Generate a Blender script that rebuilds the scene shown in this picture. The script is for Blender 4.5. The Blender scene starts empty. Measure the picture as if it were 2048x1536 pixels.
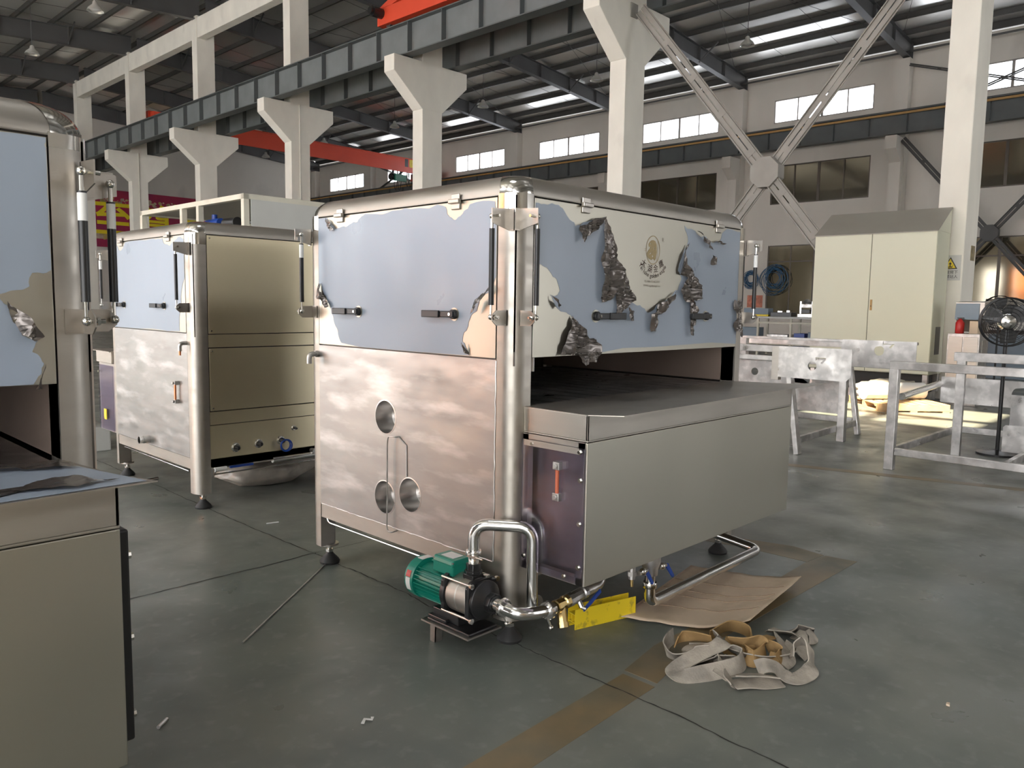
import bpy, bmesh, math, random
from math import sin, cos, pi, radians
from mathutils import Vector, Matrix, noise
from mathutils.geometry import tessellate_polygon
# ------------------------------------------------------------------ camera, sky, sun, exposure
sc = bpy.context.scene
COL = sc.collection
F, YAW, PITCH, ROLL, CX, CY = 1570.84, 0.77261, 0.10062, 0.01535, -2.44096, -2.37089
fw = Vector((cos(YAW)*cos(PITCH), sin(YAW)*cos(PITCH), -sin(PITCH)))
rt = Vector((sin(YAW), -cos(YAW), 0)); up = rt.cross(fw)
r2 = cos(ROLL)*rt + sin(ROLL)*up; u2 = -sin(ROLL)*rt + cos(ROLL)*up
cam = bpy.data.cameras.new('camera'); camo = bpy.data.objects.new('camera', cam); COL.objects.link(camo)
cam.sensor_width = 36; cam.lens = F/2048*36; cam.clip_end = 400; cam.clip_start = .02
camo.matrix_world = Matrix((( r2.x, u2.x, -fw.x, CX), (r2.y, u2.y, -fw.y, CY), (r2.z, u2.z, -fw.z, 1.5), (0,0,0,1)))
sc.camera = camo
w = bpy.data.worlds.new('sky'); sc.world = w; w.use_nodes = True
bg = w.node_tree.nodes['Background']; bg.inputs[0].default_value = (.98, .98, 1.0, 1); bg.inputs[1].default_value = 4.0
sun = bpy.data.lights.new('sun', 'SUN'); suno = bpy.data.objects.new('sun', sun); COL.objects.link(suno)
sun.energy = 16; sun.color = (1, .86, .62); sun.angle = radians(.6)
PHI = radians(.7)
suno.rotation_euler = (0, radians(-40), PHI)     # light travels towards +X, 50 degrees high
sc.view_settings.view_transform = 'Standard'; sc.view_settings.look = 'None'; sc.view_settings.gamma = 1
sc.view_settings.use_curve_mapping = False
sc.view_settings.exposure = 1.12
# ------------------------------------------------------------------ helpers
B0 = Vector((CX, CY, 0)); RB = Matrix.Rotation(PHI, 3, 'Z')  # hall origin under the camera; hall numbers below come pre-scaled about the camera
def Bt(x, y, z=0): return B0 + RB @ Vector((x, y, z))       # hall axes -> world
class MB:
    def __init__(s): s.v = []; s.f = []
    def add(s, vs, fs):
        o = len(s.v); s.v += [Vector(p) for p in vs]; s.f += [tuple(i+o for i in f) for f in fs]; return s
    def box(s, a, b):
        x0, y0, z0 = a; x1, y1, z1 = b
        if x0 > x1: x0, x1 = x1, x0
        if y0 > y1: y0, y1 = y1, y0
        if z0 > z1: z0, z1 = z1, z0
        return s.add([(x0,y0,z0),(x1,y0,z0),(x1,y1,z0),(x0,y1,z0),(x0,y0,z1),(x1,y0,z1),(x1,y1,z1),(x0,y1,z1)],
                     [(0,3,2,1),(4,5,6,7),(0,1,5,4),(1,2,6,5),(2,3,7,6),(3,0,4,7)])
    def bar(s, p, q, wd, ht, upv=(0,0,1)):                   # box beam from p to q
        p, q = Vector(p), Vector(q); d = (q-p).normalized(); u = Vector(upv)
        if abs(d.dot(u)) > .99: u = Vector((1,0,0))
        sd = d.cross(u).normalized(); u = sd.cross(d)
        vs = [e + sd*a*wd/2 + u*b*ht/2 for e in (p, q) for a, b in ((-1,-1),(1,-1),(1,1),(-1,1))]
        return s.add(vs, [(0,1,2,3),(7,6,5,4),(0,4,5,1),(1,5,6,2),(2,6,7,3),(3,7,4,0)])
    def prism(s, poly, vec):                                 # polygon of 3D points swept by vec
        n = len(poly); P = [Vector(p) for p in poly]; V = Vector(vec)
        tr = tessellate_polygon([P])
        fs = [tuple(t) for t in tr] + [tuple(i+n for i in reversed(t)) for t in tr]
        fs += [(i, (i+1) % n, (i+1) % n+n, i+n) for i in range(n)]
        return s.add(P + [p+V for p in P], fs)
    def plate(s, outer, holes, vec):                         # flat plate with holes
        loops = [[Vector(p) for p in outer]] + [[Vector(p) for p in h] for h in holes]
        V = Vector(vec); fl = [p for l in loops for p in l]; n = len(fl)
        tr = tessellate_polygon(loops)
        fs = [tuple(t) for t in tr] + [tuple(i+n for i in reversed(t)) for t in tr]
        o = 0
        for l in loops:
            m = len(l); fs += [(o+i, o+(i+1) % m, o+(i+1) % m+n, o+i+n) for i in range(m)]; o += m
        return s.add(fl + [p+V for p in fl], fs)
    def rings(s, rs, cap=True, closed=False):
        n = len(rs[0]); vs = [p for r in rs for p in r]; fs = []
        m = len(rs)
        for i in range(m if closed else m-1):
            for j in range(n):
                a, b = i*n+j, i*n+(j+1) % n; c, d = ((i+1) % m)*n+(j+1) % n, ((i+1) % m)*n+j
                fs.append((a, b, c, d))
        if cap and not closed: fs.append(tuple(reversed(range(n)))); fs.append(tuple(range((m-1)*n, m*n)))
        return s.add(vs, fs)
    def lathe(s, prof, o=(0,0,0), axis=(0,0,1), n=24, cap=True):   # prof: (radius, distance)
        o = Vector(o); ax = Vector(axis).normalized()
        e = ax.orthogonal().normalized(); g = ax.cross(e)
        return s.rings([[o + ax*h + (e*cos(2*pi*k/n) + g*sin(2*pi*k/n))*max(r, .0002) for k in range(n)] for r, h in prof], cap)
    def cyl(s, p, q, r, r1=None, n=16):
        p, q = Vector(p), Vector(q); return s.lathe([(r, 0), (r if r1 is None else r1, (q-p).length)], p, q-p, n)
    def ball(s, c, r, n=12):
        return s.lathe([(r*sin(pi*i/n), -r*cos(pi*i/n)) for i in range(n+1)], c, (0,0,1), n*2)
    def tube(s, path, r, n=12, closed=False):
        P = [Vector(p) for p in path]; rs = []; m = len(P); prev = None
        for i in range(m):
            if closed: t = P[(i+1) % m]-P[i-1]
            else: t = P[min(i+1, m-1)] - P[max(i-1, 0)]
            t.normalize()
            if prev is None: e = t.orthogonal().normalized()
            else:
                e = prev - t*prev.dot(t)
                e = e.normalized() if e.length > 1e-5 else t.orthogonal().normalized()
            prev = e; g = t.cross(e)
            rr = r[i] if isinstance(r, (list, tuple)) else r
            rs.append([P[i] + (e*cos(2*pi*k/n)+g*sin(2*pi*k/n))*rr for k in range(n)])
        return s.rings(rs, True, closed)
    def ribbon(s, path, ups, wd, th=.004):
        P = [Vector(p) for p in path]; rs = []; m = len(P)
        for i in range(m):
            t = (P[min(i+1, m-1)] - P[max(i-1, 0)]).normalized(); u = Vector(ups[i])
            sd = t.cross(u); sd = sd.normalized() if sd.length > 1e-4 else t.orthogonal().normalized()
            nn = sd.cross(t)
            rs.append([P[i]+sd*wd/2+nn*th/2, P[i]-sd*wd/2+nn*th/2, P[i]-sd*wd/2-nn*th/2, P[i]+sd*wd/2-nn*th/2])
        return s.rings(rs)
    def mesh(s, name, smooth=35, M=None):
        me = bpy.data.meshes.new(name)
        me.from_pydata([M @ p if M else p for p in s.v], [], s.f); me.validate()
        bm = bmesh.new(); bm.from_mesh(me); bmesh.ops.recalc_face_normals(bm, faces=bm.faces); bm.to_mesh(me); bm.free()
        if smooth:
            me.polygons.foreach_set('use_smooth', [True]*len(me.polygons)); me.set_sharp_from_angle(angle=radians(smooth))
        return me
    def build(s, name, m, parent=None, smooth=35, bevel=0, loc=None, rotz=0, label=None, M=None):
        me = s.mesh(name, smooth, M); me.materials.append(m)
        o = bpy.data.objects.new(name, me); COL.objects.link(o)
        if parent: o.parent = parent
        if loc is not None: o.location = loc
        if rotz: o.rotation_euler.z = rotz
        if bevel:
            b = o.modifiers.new('bevel', 'BEVEL'); b.width = bevel; b.segments = 2; b.limit_method = 'ANGLE'; b.angle_limit = radians(40)
        if label: o['label'] = label
        return o
def bend(pts, r=.05, n=6):                                   # polyline with rounded corners
    P = [Vector(p) for p in pts]; out = [P[0]]
    for i in range(1, len(P)-1):
        a, b, c = P[i-1], P[i], P[i+1]; d0 = (a-b); d1 = (c-b); rr = min(r, d0.length*.49, d1.length*.49)
        p0 = b + d0.normalized()*rr; p1 = b + d1.normalized()*rr
        for k in range(n+1):
            t = k/n; out.append(p0*(1-t)**2 + b*2*t*(1-t) + p1*t*t)
    out.append(P[-1]); return out
def tag(o, label, cat, group=None, kind=None):
    if label: o['label'] = label
    if cat: o['category'] = cat
    if group: o['group'] = group
    if kind: o['kind'] = kind
    return o
def thing(name, label, cat, loc=(0,0,0), rotz=0, group=None):
    o = bpy.data.objects.new(name, None); COL.objects.link(o); o.location = loc; o.rotation_euler.z = rotz
    o.empty_display_size = .1
    return tag(o, label, cat, group)
def copy_tree(o, parent=None):
    c = o.copy(); COL.objects.link(c); c.parent = parent
    for ch in [k for k in bpy.data.objects if k.parent == o and k != c]: copy_tree(ch, c)
    return c
def circ(c, r, e, g, n=28): c, e, g = Vector(c), Vector(e), Vector(g); return [c + e*cos(2*pi*k/n)*r + g*sin(2*pi*k/n)*r for k in range(n)]
def rr2(x0, x1, y0, y1, r, n=8):                             # rounded rectangle outline, anticlockwise
    r = max(r, .001); o = []
    for cx, cy, a in ((x1-r, y0+r, -pi/2), (x1-r, y1-r, 0), (x0+r, y1-r, pi/2), (x0+r, y0+r, pi)):
        for k in range(n+1): t = a + pi/2*k/n; o.append((cx+r*cos(t), cy+r*sin(t)))
    return o
def jag(poly, it=2, amp=.12, seed=1, lim=.03):               # torn edge: midpoint displacement of a 2D outline
    rnd = random.Random(seed)
    for _ in range(it):
        q = []
        for i in range(len(poly)):
            a, b = poly[i], poly[(i+1) % len(poly)]; q.append(a)
            dx, dy = b[0]-a[0], b[1]-a[1]; L = math.hypot(dx, dy)
            if L > .008:
                t = rnd.uniform(.35, .65); k = max(-lim, min(lim, rnd.uniform(-amp, amp)*L)) / L
                q.append((a[0]+dx*t-dy*k, a[1]+dy*t+dx*k))
        poly = q
    return poly
def crumple(poly3, nrm, h=.03, seed=0, cuts=3, base=.006, th=.0006):    # a crumpled sheet bulging along nrm
    bm = bmesh.new(); N = Vector(nrm).normalized(); P = [Vector(p) for p in poly3]
    vs = [bm.verts.new(p) for p in P]
    for t in tessellate_polygon([P]):
        try: bm.faces.new([vs[i] for i in t])
        except ValueError: pass
    for _ in range(cuts): bmesh.ops.subdivide_edges(bm, edges=[e for e in bm.edges if e.calc_length() > .012], cuts=1, use_grid_fill=False); bmesh.ops.triangulate(bm, faces=bm.faces)
    top = max(p.z for p in P); bot = min(p.z for p in P)
    for v in bm.verts:
        lt = N.cross(Vector((0,0,1))) if abs(N.z) < .9 else Vector((1,0,0)); q = Vector((v.co.dot(lt)*24+v.co.z*3, seed*7.3, v.co.z*6+v.co.y*6)); a = noise.noise(q)*.9 + abs(noise.noise(q*2.1))*.5 + noise.noise(q*5)*.15
        k = min(1, (top-v.co.z)/max(.001, (top-bot)*.25))
        lat = N.cross(Vector((0,0,1)))
        v.co += N*(base + h*(.45 + a)*(.25+.75*k)) + lat*noise.noise(q*1.7+Vector((3,1,2)))*.006
    s = MB(); bm.verts.ensure_lookup_table()
    s.add([v.co.copy() for v in bm.verts], [[v.index for v in f.verts] for f in bm.faces]); bm.free(); return s
def text_mb(txt, size, org, e, g, depth=.0008, align='CENTER', squash=1.0, bold=0):
    cu = bpy.data.curves.new('lettering', 'FONT'); cu.body = txt; cu.size = size; cu.align_x = align; cu.extrude = 0; cu.offset = bold; cu.resolution_u = 3
    o = bpy.data.objects.new('lettering', cu); COL.objects.link(o)
    dg = bpy.context.evaluated_depsgraph_get(); me = bpy.data.meshes.new_from_object(o.evaluated_get(dg))
    org, e, g = Vector(org), Vector(e), Vector(g); nn = e.cross(g)
    s = MB(); s.add([org + e*v.co.x*squash + g*v.co.y + nn*depth for v in me.vertices], [list(p.vertices) for p in me.polygons])
    bpy.data.objects.remove(o); bpy.data.meshes.remove(me); bpy.data.curves.remove(cu); return s
# ------------------------------------------------------------------ materials
MATS = {}
def mat(name, col, rough=.5, metal=0, var=0, vs=3, rvar=0, rs=6, stretch=(1,1,1), bump=0, bs=40, spec=.5, col2=None, c2s=2, c2w=(.45,.6), coat=0, trans=0):
    m = bpy.data.materials.new(name); m.use_nodes = True; nt = m.node_tree; N = nt.nodes; L = nt.links; b = N['Principled BSDF']
    b.inputs['Base Color'].default_value = (*col, 1); b.inputs['Roughness'].default_value = rough; b.inputs['Metallic'].default_value = metal
    b.inputs['Specular IOR Level'].default_value = spec; b.inputs['Coat Weight'].default_value = coat
    if trans: b.inputs['Transmission Weight'].default_value = trans
    tc = N.new('ShaderNodeTexCoord'); mp = N.new('ShaderNodeMapping'); mp.inputs['Scale'].default_value = stretch; L.new(tc.outputs['Object'], mp.inputs[0])
    def ns(scale, det=4):
        t = N.new('ShaderNodeTexNoise'); t.inputs['Scale'].default_value = scale; t.inputs['Detail'].default_value = det; L.new(mp.outputs[0], t.inputs['Vector']); return t
    src = None
    if col2:
        t = ns(c2s, 6); mr = N.new('ShaderNodeMapRange'); mr.inputs[1].default_value = c2w[0]; mr.inputs[2].default_value = c2w[1]; L.new(t.outputs[0], mr.inputs[0])
        mx = N.new('ShaderNodeMix'); mx.data_type = 'RGBA'; mx.inputs[6].default_value = (*col, 1); mx.inputs[7].default_value = (*col2, 1); L.new(mr.outputs[0], mx.inputs[0]); src = mx.outputs[2]
    if var:
        t = ns(vs, 5); mr = N.new('ShaderNodeMapRange'); mr.inputs[1].default_value = .2; mr.inputs[2].default_value = .8; mr.inputs[3].default_value = 1-var*1.5; mr.inputs[4].default_value = 1+var*1.5; L.new(t.outputs[0], mr.inputs[0])
        hs = N.new('ShaderNodeHueSaturation'); hs.inputs['Color'].default_value = (*col, 1)
        if src: L.new(src, hs.inputs['Color'])
        L.new(mr.outputs[0], hs.inputs['Value']); src = hs.outputs[0]
    if src: L.new(src, b.inputs['Base Color'])
    if rvar:
        t = ns(rs, 5); mr = N.new('ShaderNodeMapRange'); mr.inputs[1].default_value = .2; mr.inputs[2].default_value = .8; mr.inputs[3].default_value = max(.03, rough-rvar*1.6); mr.inputs[4].default_value = rough+rvar*1.6; L.new(t.outputs[0], mr.inputs[0]); L.new(mr.outputs[0], b.inputs['Roughness'])
    if bump:
        t = ns(bs, 3); bp = N.new('ShaderNodeBump'); bp.inputs['Strength'].default_value = bump; bp.inputs['Distance'].default_value = .002; L.new(t.outputs[0], bp.inputs['Height']); L.new(bp.outputs[0], b.inputs['Normal'])
    MATS[name] = m; return m
STEEL = mat('brushed steel', (.46,.43,.39), .38, 1, .04, 3, .06, 5, (1,1,9), .06, 60)
STEELH = mat('steel brushed along', (.45,.42,.375), .45, 1, .05, 2, .08, 3, (1.2,1.2,7), .06, 50)
SWIRL = mat('ground steel panel', (.38,.37,.355), .42, 1, .07, 4, .09, 5, (1,.8,3.2), .08, 60, .5, (.62,.61,.60), 3.5, (.52,.78))
SMOOTH = mat('cold rolled steel sheet', (.47,.45,.385), .40, 1, .03, 1.2, .03, 2, (1,1,1), .02, 80)
POLISH = mat('polished steel', (.66,.64,.60), .13, 1, 0, 3, .04, 4)
WARMREFL = mat('steel sheet with warm reflection tint', (.80,.71,.50), .42, 1, .04, 1.0, .03, 2, (1,1,1), .02, 80)  # warm reflected light put into the base colour of the rear machine's panels
DISH = mat('spun steel dish', (.62,.60,.58), .30, 1)
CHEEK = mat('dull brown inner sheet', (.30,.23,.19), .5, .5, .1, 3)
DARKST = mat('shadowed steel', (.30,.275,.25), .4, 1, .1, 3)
PIPE = mat('polished pipe', (.74,.73,.71), .16, 1, .03, 5, .05, 8)
RAW = mat('raw mill steel', (.46,.445,.43), .40, 1, .14, 6, .12, 7, bump=.1, bs=30, col2=(.60,.58,.56), c2s=9)
FILM = mat('blue protective film', (.295,.345,.415), .36, 0, .05, 2.0, .08, 4, (1,1,1), .05, 12, .5)
FLAP = mat('dark adhesive side of film', (.13,.115,.105), .25, .6, .15, 20, .06, 10, bump=.1, bs=40)
BLACK = mat('black plastic', (.012,.012,.013), .38)
BLACKM = mat('black paint', (.015,.015,.016), .3, 0, .1, 5)
RUBBER = mat('black rubber', (.02,.02,.02), .6)
WHITE = mat('white label', (.75,.75,.73), .5)
CONC = mat('white plaster', (.80,.765,.68), .85, 0, .07, 1.3, .05, 4, (1,1,.6), .25, 18, .25, (.62,.59,.52), 1.1, (.6,.82))
WALLM = mat('wall plaster', (.64,.60,.54), .9, 0, .06, .5, 0, 4, (1,1,.5), .2, 8, .2, (.40,.38,.35), .5, (.6,.85))
GIRD = mat('girder grey paint', (.105,.115,.115), .5, 0, .12, 1.5)
GIRDW = mat('girder web paint', (.17,.185,.185), .5, 0, .12, 1.5)
RAFT = mat('rafter grey paint', (.10,.10,.10), .5, 0, .15, .8)
PURL = mat('purlin paint', (.085,.083,.08), .45, .2, .15, .8)
BRACE = mat('brace grey paint', (.30,.28,.25), .6, 0, .12, 2)
DBRACE = mat('dark brace paint', (.06,.058,.055), .5, 0, .1, 2)
RED = mat('orange red crane paint', (.72,.075,.03), .42, 0, .05, 1)
YEL = mat('yellow paint', (.80,.60,.02), .45, 0, .05, 4, col2=(.45,.33,.03), c2s=25, c2w=(.56,.66))
PIPEY = mat('ochre conductor bar', (.42,.25,.08), .5, 0, .1, 1)
CABM = mat('cream enamel', (.62,.62,.49), .42, 0, .02, 1, .03, 2)
CABR = mat('grey enamel roof', (.30,.285,.245), .45, 0, .04, 2)
GREEN = mat('green motor paint', (.006,.21,.15), .35, 0, .06, 5)
BRASS = mat('brass', (.70,.52,.24), .25, 1, .05, 9)
BLUE = mat('blue plastic', (.01,.05,.28), .35)
CARD = mat('cardboard', (.60,.48,.355), .8, 0, .12, 2.5, 0, 4, (1,1,1), .2, 20, .2, (.44,.35,.25), 5, (.5,.7))
WEB = mat('grey webbing', (.38,.34,.285), .9, 0, .2, 12, bump=.9, bs=110, spec=.1, col2=(.27,.245,.21), c2s=9)
WEBO = mat('ochre webbing', (.34,.22,.10), .9, 0, .2, 12, bump=.9, bs=110, spec=.1)
BAGM = mat('clear plastic wrap', (.40,.36,.31), .3, 0, .25, 8, bump=.5, bs=14)
ALU = mat('cream painted tube', (.60,.57,.47), .45, 0, .08, 4)
PANEL = mat('pale grey panel', (.50,.50,.47), .4, 0, .05, 2)
BLUEG = mat('grey blue panel', (.20,.25,.30), .5, 0, .08, 2)
BANR = mat('crimson banner', (.40,.012,.06), .5, 0, .12, .8, col2=(.28,.01,.07), c2s=.5)
BANY = mat('yellow banner letters', (.85,.68,.01), .5, 0, .05, 2)
BANG = mat('grey gold banner splashes', (.50,.38,.30), .5, 0, .3, 3, col2=(.42,.30,.08), c2s=2)
WOOD = mat('pallet wood', (.46,.30,.16), .75, 0, .2, 5)
CUP = mat('copper tube', (.60,.22,.10), .3, 1)
REDP = mat('red paint', (.45,.015,.012), .35)
GOLD = mat('gold print', (.33,.255,.125), .5, 0, .1, 20)
INK = mat('brown print', (.05,.025,.018), .6)
INKG = mat('grey print', (.22,.19,.15), .6)
RING = mat('pale gold print', (.36,.29,.18), .5)
FRAMEB = mat('bronze window frame', (.085,.07,.055), .4, .3)
WFRAME = mat('clerestory frame', (.34,.31,.28), .5)
SEAM = mat('dark seam', (.02,.018,.016), .6)
LAMPM = mat('spun aluminium shade', (.80,.78,.72), .35, .55)
LAMPG = mat('lamp glass', (.8,.8,.78), .15)
ORCUR = None
def simple(name, fn):
    m = bpy.data.materials.new(name); m.use_nodes = True; nt = m.node_tree; nt.nodes.clear(); out = nt.nodes.new('ShaderNodeOutputMaterial'); fn(nt, out); return m
def _glass(tint, gl, rough=.02):
    def fn(nt, out):
        t = nt.nodes.new('ShaderNodeBsdfTransparent'); t.inputs[0].default_value = (*tint, 1)
        g = nt.nodes.new('ShaderNodeBsdfGlossy'); g.inputs['Roughness'].default_value = rough
        mx = nt.nodes.new('ShaderNodeMixShader'); mx.inputs[0].default_value = .05 + gl; nt.links.new(t.outputs[0], mx.inputs[1]); nt.links.new(g.outputs[0], mx.inputs[2]); nt.links.new(mx.outputs[0], out.inputs[0])
    return fn
GLASS = simple('clerestory glass', _glass((.95,.97,1), 0))
POLY = simple('clear polycarbonate', _glass((.80,.78,.86), .05, .1))
DGLASS = mat('dark tinted glass', (.26,.23,.17), .07, .85, .15, .6, spec=.9)
def _curt(nt, out):
    t = nt.nodes.new('ShaderNodeBsdfTranslucent'); t.inputs[0].default_value = (.90, .56, .34, 1)
    d = nt.nodes.new('ShaderNodeBsdfDiffuse'); d.inputs[0].default_value = (.8, .5, .32, 1)
    mx = nt.nodes.new('ShaderNodeMixShader'); mx.inputs[0].default_value = .25; nt.links.new(t.outputs[0], mx.inputs[1]); nt.links.new(d.outputs[0], mx.inputs[2]); nt.links.new(mx.outputs[0], out.inputs[0])
ORCUR = simple('added orange curtain', _curt)  # for the added curtain that colours the steel reflections
def floor_mat():
    m = bpy.data.materials.new('green painted concrete'); m.use_nodes = True; nt = m.node_tree; N = nt.nodes; L = nt.links; b = N['Principled BSDF']
    tc = N.new('ShaderNodeTexCoord')
    def ns(sc_, det, dist=0):
        t = N.new('ShaderNodeTexNoise'); t.inputs['Scale'].default_value = sc_; t.inputs['Detail'].default_value = det; t.inputs['Distortion'].default_value = dist; L.new(tc.outputs['Object'], t.inputs['Vector']); return t
    def ramp(src, a, b_, c0, c1):
        mr = N.new('ShaderNodeMapRange'); mr.inputs[1].default_value = a; mr.inputs[2].default_value = b_; mr.inputs[3].default_value = c0; mr.inputs[4].default_value = c1; L.new(src, mr.inputs[0]); return mr.outputs[0]
    def mix(f, a, c):
        mx = N.new('ShaderNodeMix'); mx.data_type = 'RGBA'
        if isinstance(a, tuple): mx.inputs[6].default_value = (*a, 1)
        else: L.new(a, mx.inputs[6])
        mx.inputs[7].default_value = (*c, 1); L.new(f, mx.inputs[0]); return mx.outputs[2]
    n1 = ns(.45, 6, .4); n2 = ns(2.2, 7, .3); n3 = ns(14, 7, .2); n4 = ns(70, 4)
    c = mix(ramp(n1.outputs[0], .38, .62, 0, 1), (.130,.148,.134), (.185,.187,.160))
    c = mix(ramp(n2.outputs[0], .45, .85, 0, .9), c, (.095,.107,.098))
    c = mix(ramp(n3.outputs[0], .55, .85, 0, .6), c, (.25,.255,.235))
    c = mix(ramp(n4.outputs[0], .68, .76, 0, .5), c, (.26,.26,.24))
    L.new(c, b.inputs['Base Color'])
    L.new(ramp(n2.outputs[0], .3, .7, .26, .50), b.inputs['Roughness'])
    bp = N.new('ShaderNodeBump'); bp.inputs['Strength'].default_value = .12; bp.inputs['Distance'].default_value = .002; L.new(n3.outputs[0], bp.inputs['Height']); L.new(bp.outputs[0], b.inputs['Normal'])
    b.inputs['Specular IOR Level'].default_value = .5
    return m
FLOOR = floor_mat()
LINEM = mat('worn ochre floor paint', (.20,.145,.075), .45, 0, .15, 3, .05, 5, col2=(.12,.115,.085), c2s=2.5, c2w=(.42,.68))
def roof_mat():
    m = mat('ribbed roof sheet', (.74,.73,.70), .30, .7, .08, .3)
    nt = m.node_tree; N = nt.nodes; L = nt.links; b = N['Principled BSDF']; tc = N['Texture Coordinate']
    wv = N.new('ShaderNodeTexWave'); wv.bands_direction = 'Y'; wv.inputs['Scale'].default_value = 1.05; wv.wave_profile = 'SAW'; L.new(tc.outputs['Object'], wv.inputs[0])
    bp = N.new('ShaderNodeBump'); bp.inputs['Strength'].default_value = .9; bp.inputs['Distance'].default_value = .14; L.new(wv.outputs[0], bp.inputs['Height']); L.new(bp.outputs[0], b.inputs['Normal'])
    return m
ROOFM = roof_mat()

# outlines of the torn film traced from image pixels, projected to metres on each door
OUT = {
"LF": [(1.45,1.957),(1.34,1.95),(1.291,1.909),(1.266,1.888),(1.223,1.889),(1.163,1.889),(1.103,1.908),(1.057,1.909),(1.022,1.933),(0.994,1.945),(0.689,1.944),(0.619,1.942),(0.384,1.94),(0.361,1.924),(0.357,1.901),(0.326,1.884),(0.303,1.871),(0.282,1.884),(0.256,1.894),(0.239,1.91),(0.218,1.914),(0.206,1.934),(0.051,1.934),(0.047,1.912),(0.023,1.889),(0.015,1.875),(0.016,1.628),(0.057,1.584),(0.096,1.546),(0.141,1.506),(0.153,1.472),(0.178,1.46),(0.207,1.422),(0.219,1.384),(0.24,1.366),(0.244,1.331),(0.218,1.303),(0.2,1.272),(1.206,1.283),(1.242,1.35),(1.273,1.384),(1.304,1.439),(1.316,1.481),(1.353,1.53),(1.404,1.601),(1.437,1.558),(1.454,1.572)],
"LFL": [[(1.41,1.604),(1.353,1.537),(1.303,1.474),(1.335,1.467),(1.366,1.509),(1.431,1.523)],[(0.057,1.584),(0.052,1.559),(0.104,1.512),(0.161,1.455),(0.153,1.478),(0.143,1.506),(0.096,1.546)],[(0.244,1.331),(0.223,1.32),(0.196,1.272),(0.226,1.285)],[(1.34,1.95),(1.291,1.916),(1.254,1.88),(1.285,1.872),(1.316,1.904)]],
"RF": [(0.039,1.93),(0.113,1.929),(0.185,1.936),(0.225,1.912),(0.293,1.87),(0.303,1.853),(0.39,1.881),(0.513,1.915),(0.526,1.844),(0.591,1.752),(0.635,1.68),(0.704,1.57),(0.749,1.52),(0.816,1.508),(0.886,1.47),(0.964,1.51),(1.129,1.586),(1.16,1.587),(1.187,1.649),(1.147,1.689),(1.168,1.744),(1.202,1.8),(1.237,1.85),(1.221,1.89),(1.193,1.929),(1.264,1.917),(1.304,1.91),(1.366,1.88),(1.42,1.884),(1.449,1.861),(1.518,1.866),(1.574,1.884),(1.599,1.925),(1.641,1.947),(1.856,1.954),(1.832,1.291),(0.491,1.279),(0.411,1.351),(0.285,1.456),(0.195,1.485),(0.141,1.546),(0.193,1.547),(0.206,1.565),(0.182,1.615),(0.138,1.645),(0.091,1.668),(0.05,1.677),(0.003,1.675),(0.011,1.897)],
"RFL": [[(0.303,1.853),(0.427,1.899),(0.513,1.915),(0.485,1.883),(0.392,1.828),(0.328,1.783)],[(0.513,1.915),(0.546,1.846),(0.581,1.751),(0.635,1.68),(0.697,1.589),(0.737,1.552),(0.749,1.533),(0.696,1.507),(0.666,1.482),(0.636,1.444),(0.594,1.456),(0.606,1.525),(0.589,1.568),(0.56,1.53),(0.491,1.517),(0.475,1.553),(0.485,1.662),(0.468,1.721),(0.487,1.83)],[(0.675,1.513),(0.719,1.482),(0.752,1.476),(0.749,1.431),(0.716,1.431),(0.703,1.475)],[(0.285,1.456),(0.342,1.415),(0.411,1.351),(0.449,1.347),(0.49,1.316),(0.491,1.279),(0.444,1.238),(0.368,1.226),(0.319,1.285),(0.202,1.28),(0.227,1.334)],[(1.129,1.586),(0.979,1.463),(0.956,1.457),(0.937,1.374),(0.885,1.375),(0.886,1.463)],[(1.237,1.847),(1.202,1.797),(1.22,1.726),(1.289,1.667),(1.374,1.599),(1.384,1.55),(1.312,1.534),(1.271,1.555),(1.335,1.485),(1.321,1.408),(1.282,1.394),(1.299,1.344),(1.259,1.352),(1.246,1.45),(1.248,1.513),(1.154,1.584),(1.212,1.657),(1.148,1.675),(1.178,1.779)],[(1.304,1.91),(1.379,1.881),(1.466,1.816),(1.382,1.853)],[(1.475,1.792),(1.493,1.739),(1.445,1.737)],[(1.743,1.548),(1.819,1.549),(1.817,1.488),(1.841,1.396),(1.824,1.327),(1.759,1.366),(1.739,1.412),(1.774,1.457),(1.725,1.495)],[(1.449,1.858),(1.546,1.875),(1.59,1.86),(1.569,1.851)],[(0.141,1.546),(0.195,1.502),(0.182,1.484)]],
"M2F": [(1.329,1.94),(1.262,1.887),(1.19,1.895),(1.13,1.944),(0.57,1.948),(0.403,1.945),(0.382,1.911),(0.269,1.883),(0.177,1.921),(0.088,1.939),(0.004,1.917),(0.015,1.671),(0.091,1.563),(0.122,1.415),(0.142,1.276),(1.409,1.262),(1.495,1.305),(1.407,1.532)],
"M3F": [(1.607,1.906),(1.73,1.906),(1.794,1.906),(1.794,1.86),(1.794,1.817),(1.794,1.624),(1.794,1.606),(1.794,1.604),(1.794,1.572),(1.749,1.562),(1.742,1.528),(1.676,1.507),(1.587,1.475)],
"M3G": [(1.676,1.496),(1.69,1.48),(1.701,1.437),(1.72,1.403),(1.753,1.385),(1.755,1.39),(1.741,1.36),(1.767,1.329),(1.76,1.302),(1.74,1.266),(1.666,1.263),(1.488,1.258),(1.498,1.457)],
"M3L": [[(1.686,1.49),(1.708,1.471),(1.764,1.4),(1.738,1.389),(1.716,1.407),(1.701,1.437)],[(1.767,1.329),(1.758,1.264),(1.74,1.266),(1.758,1.306)]],
}
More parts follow.
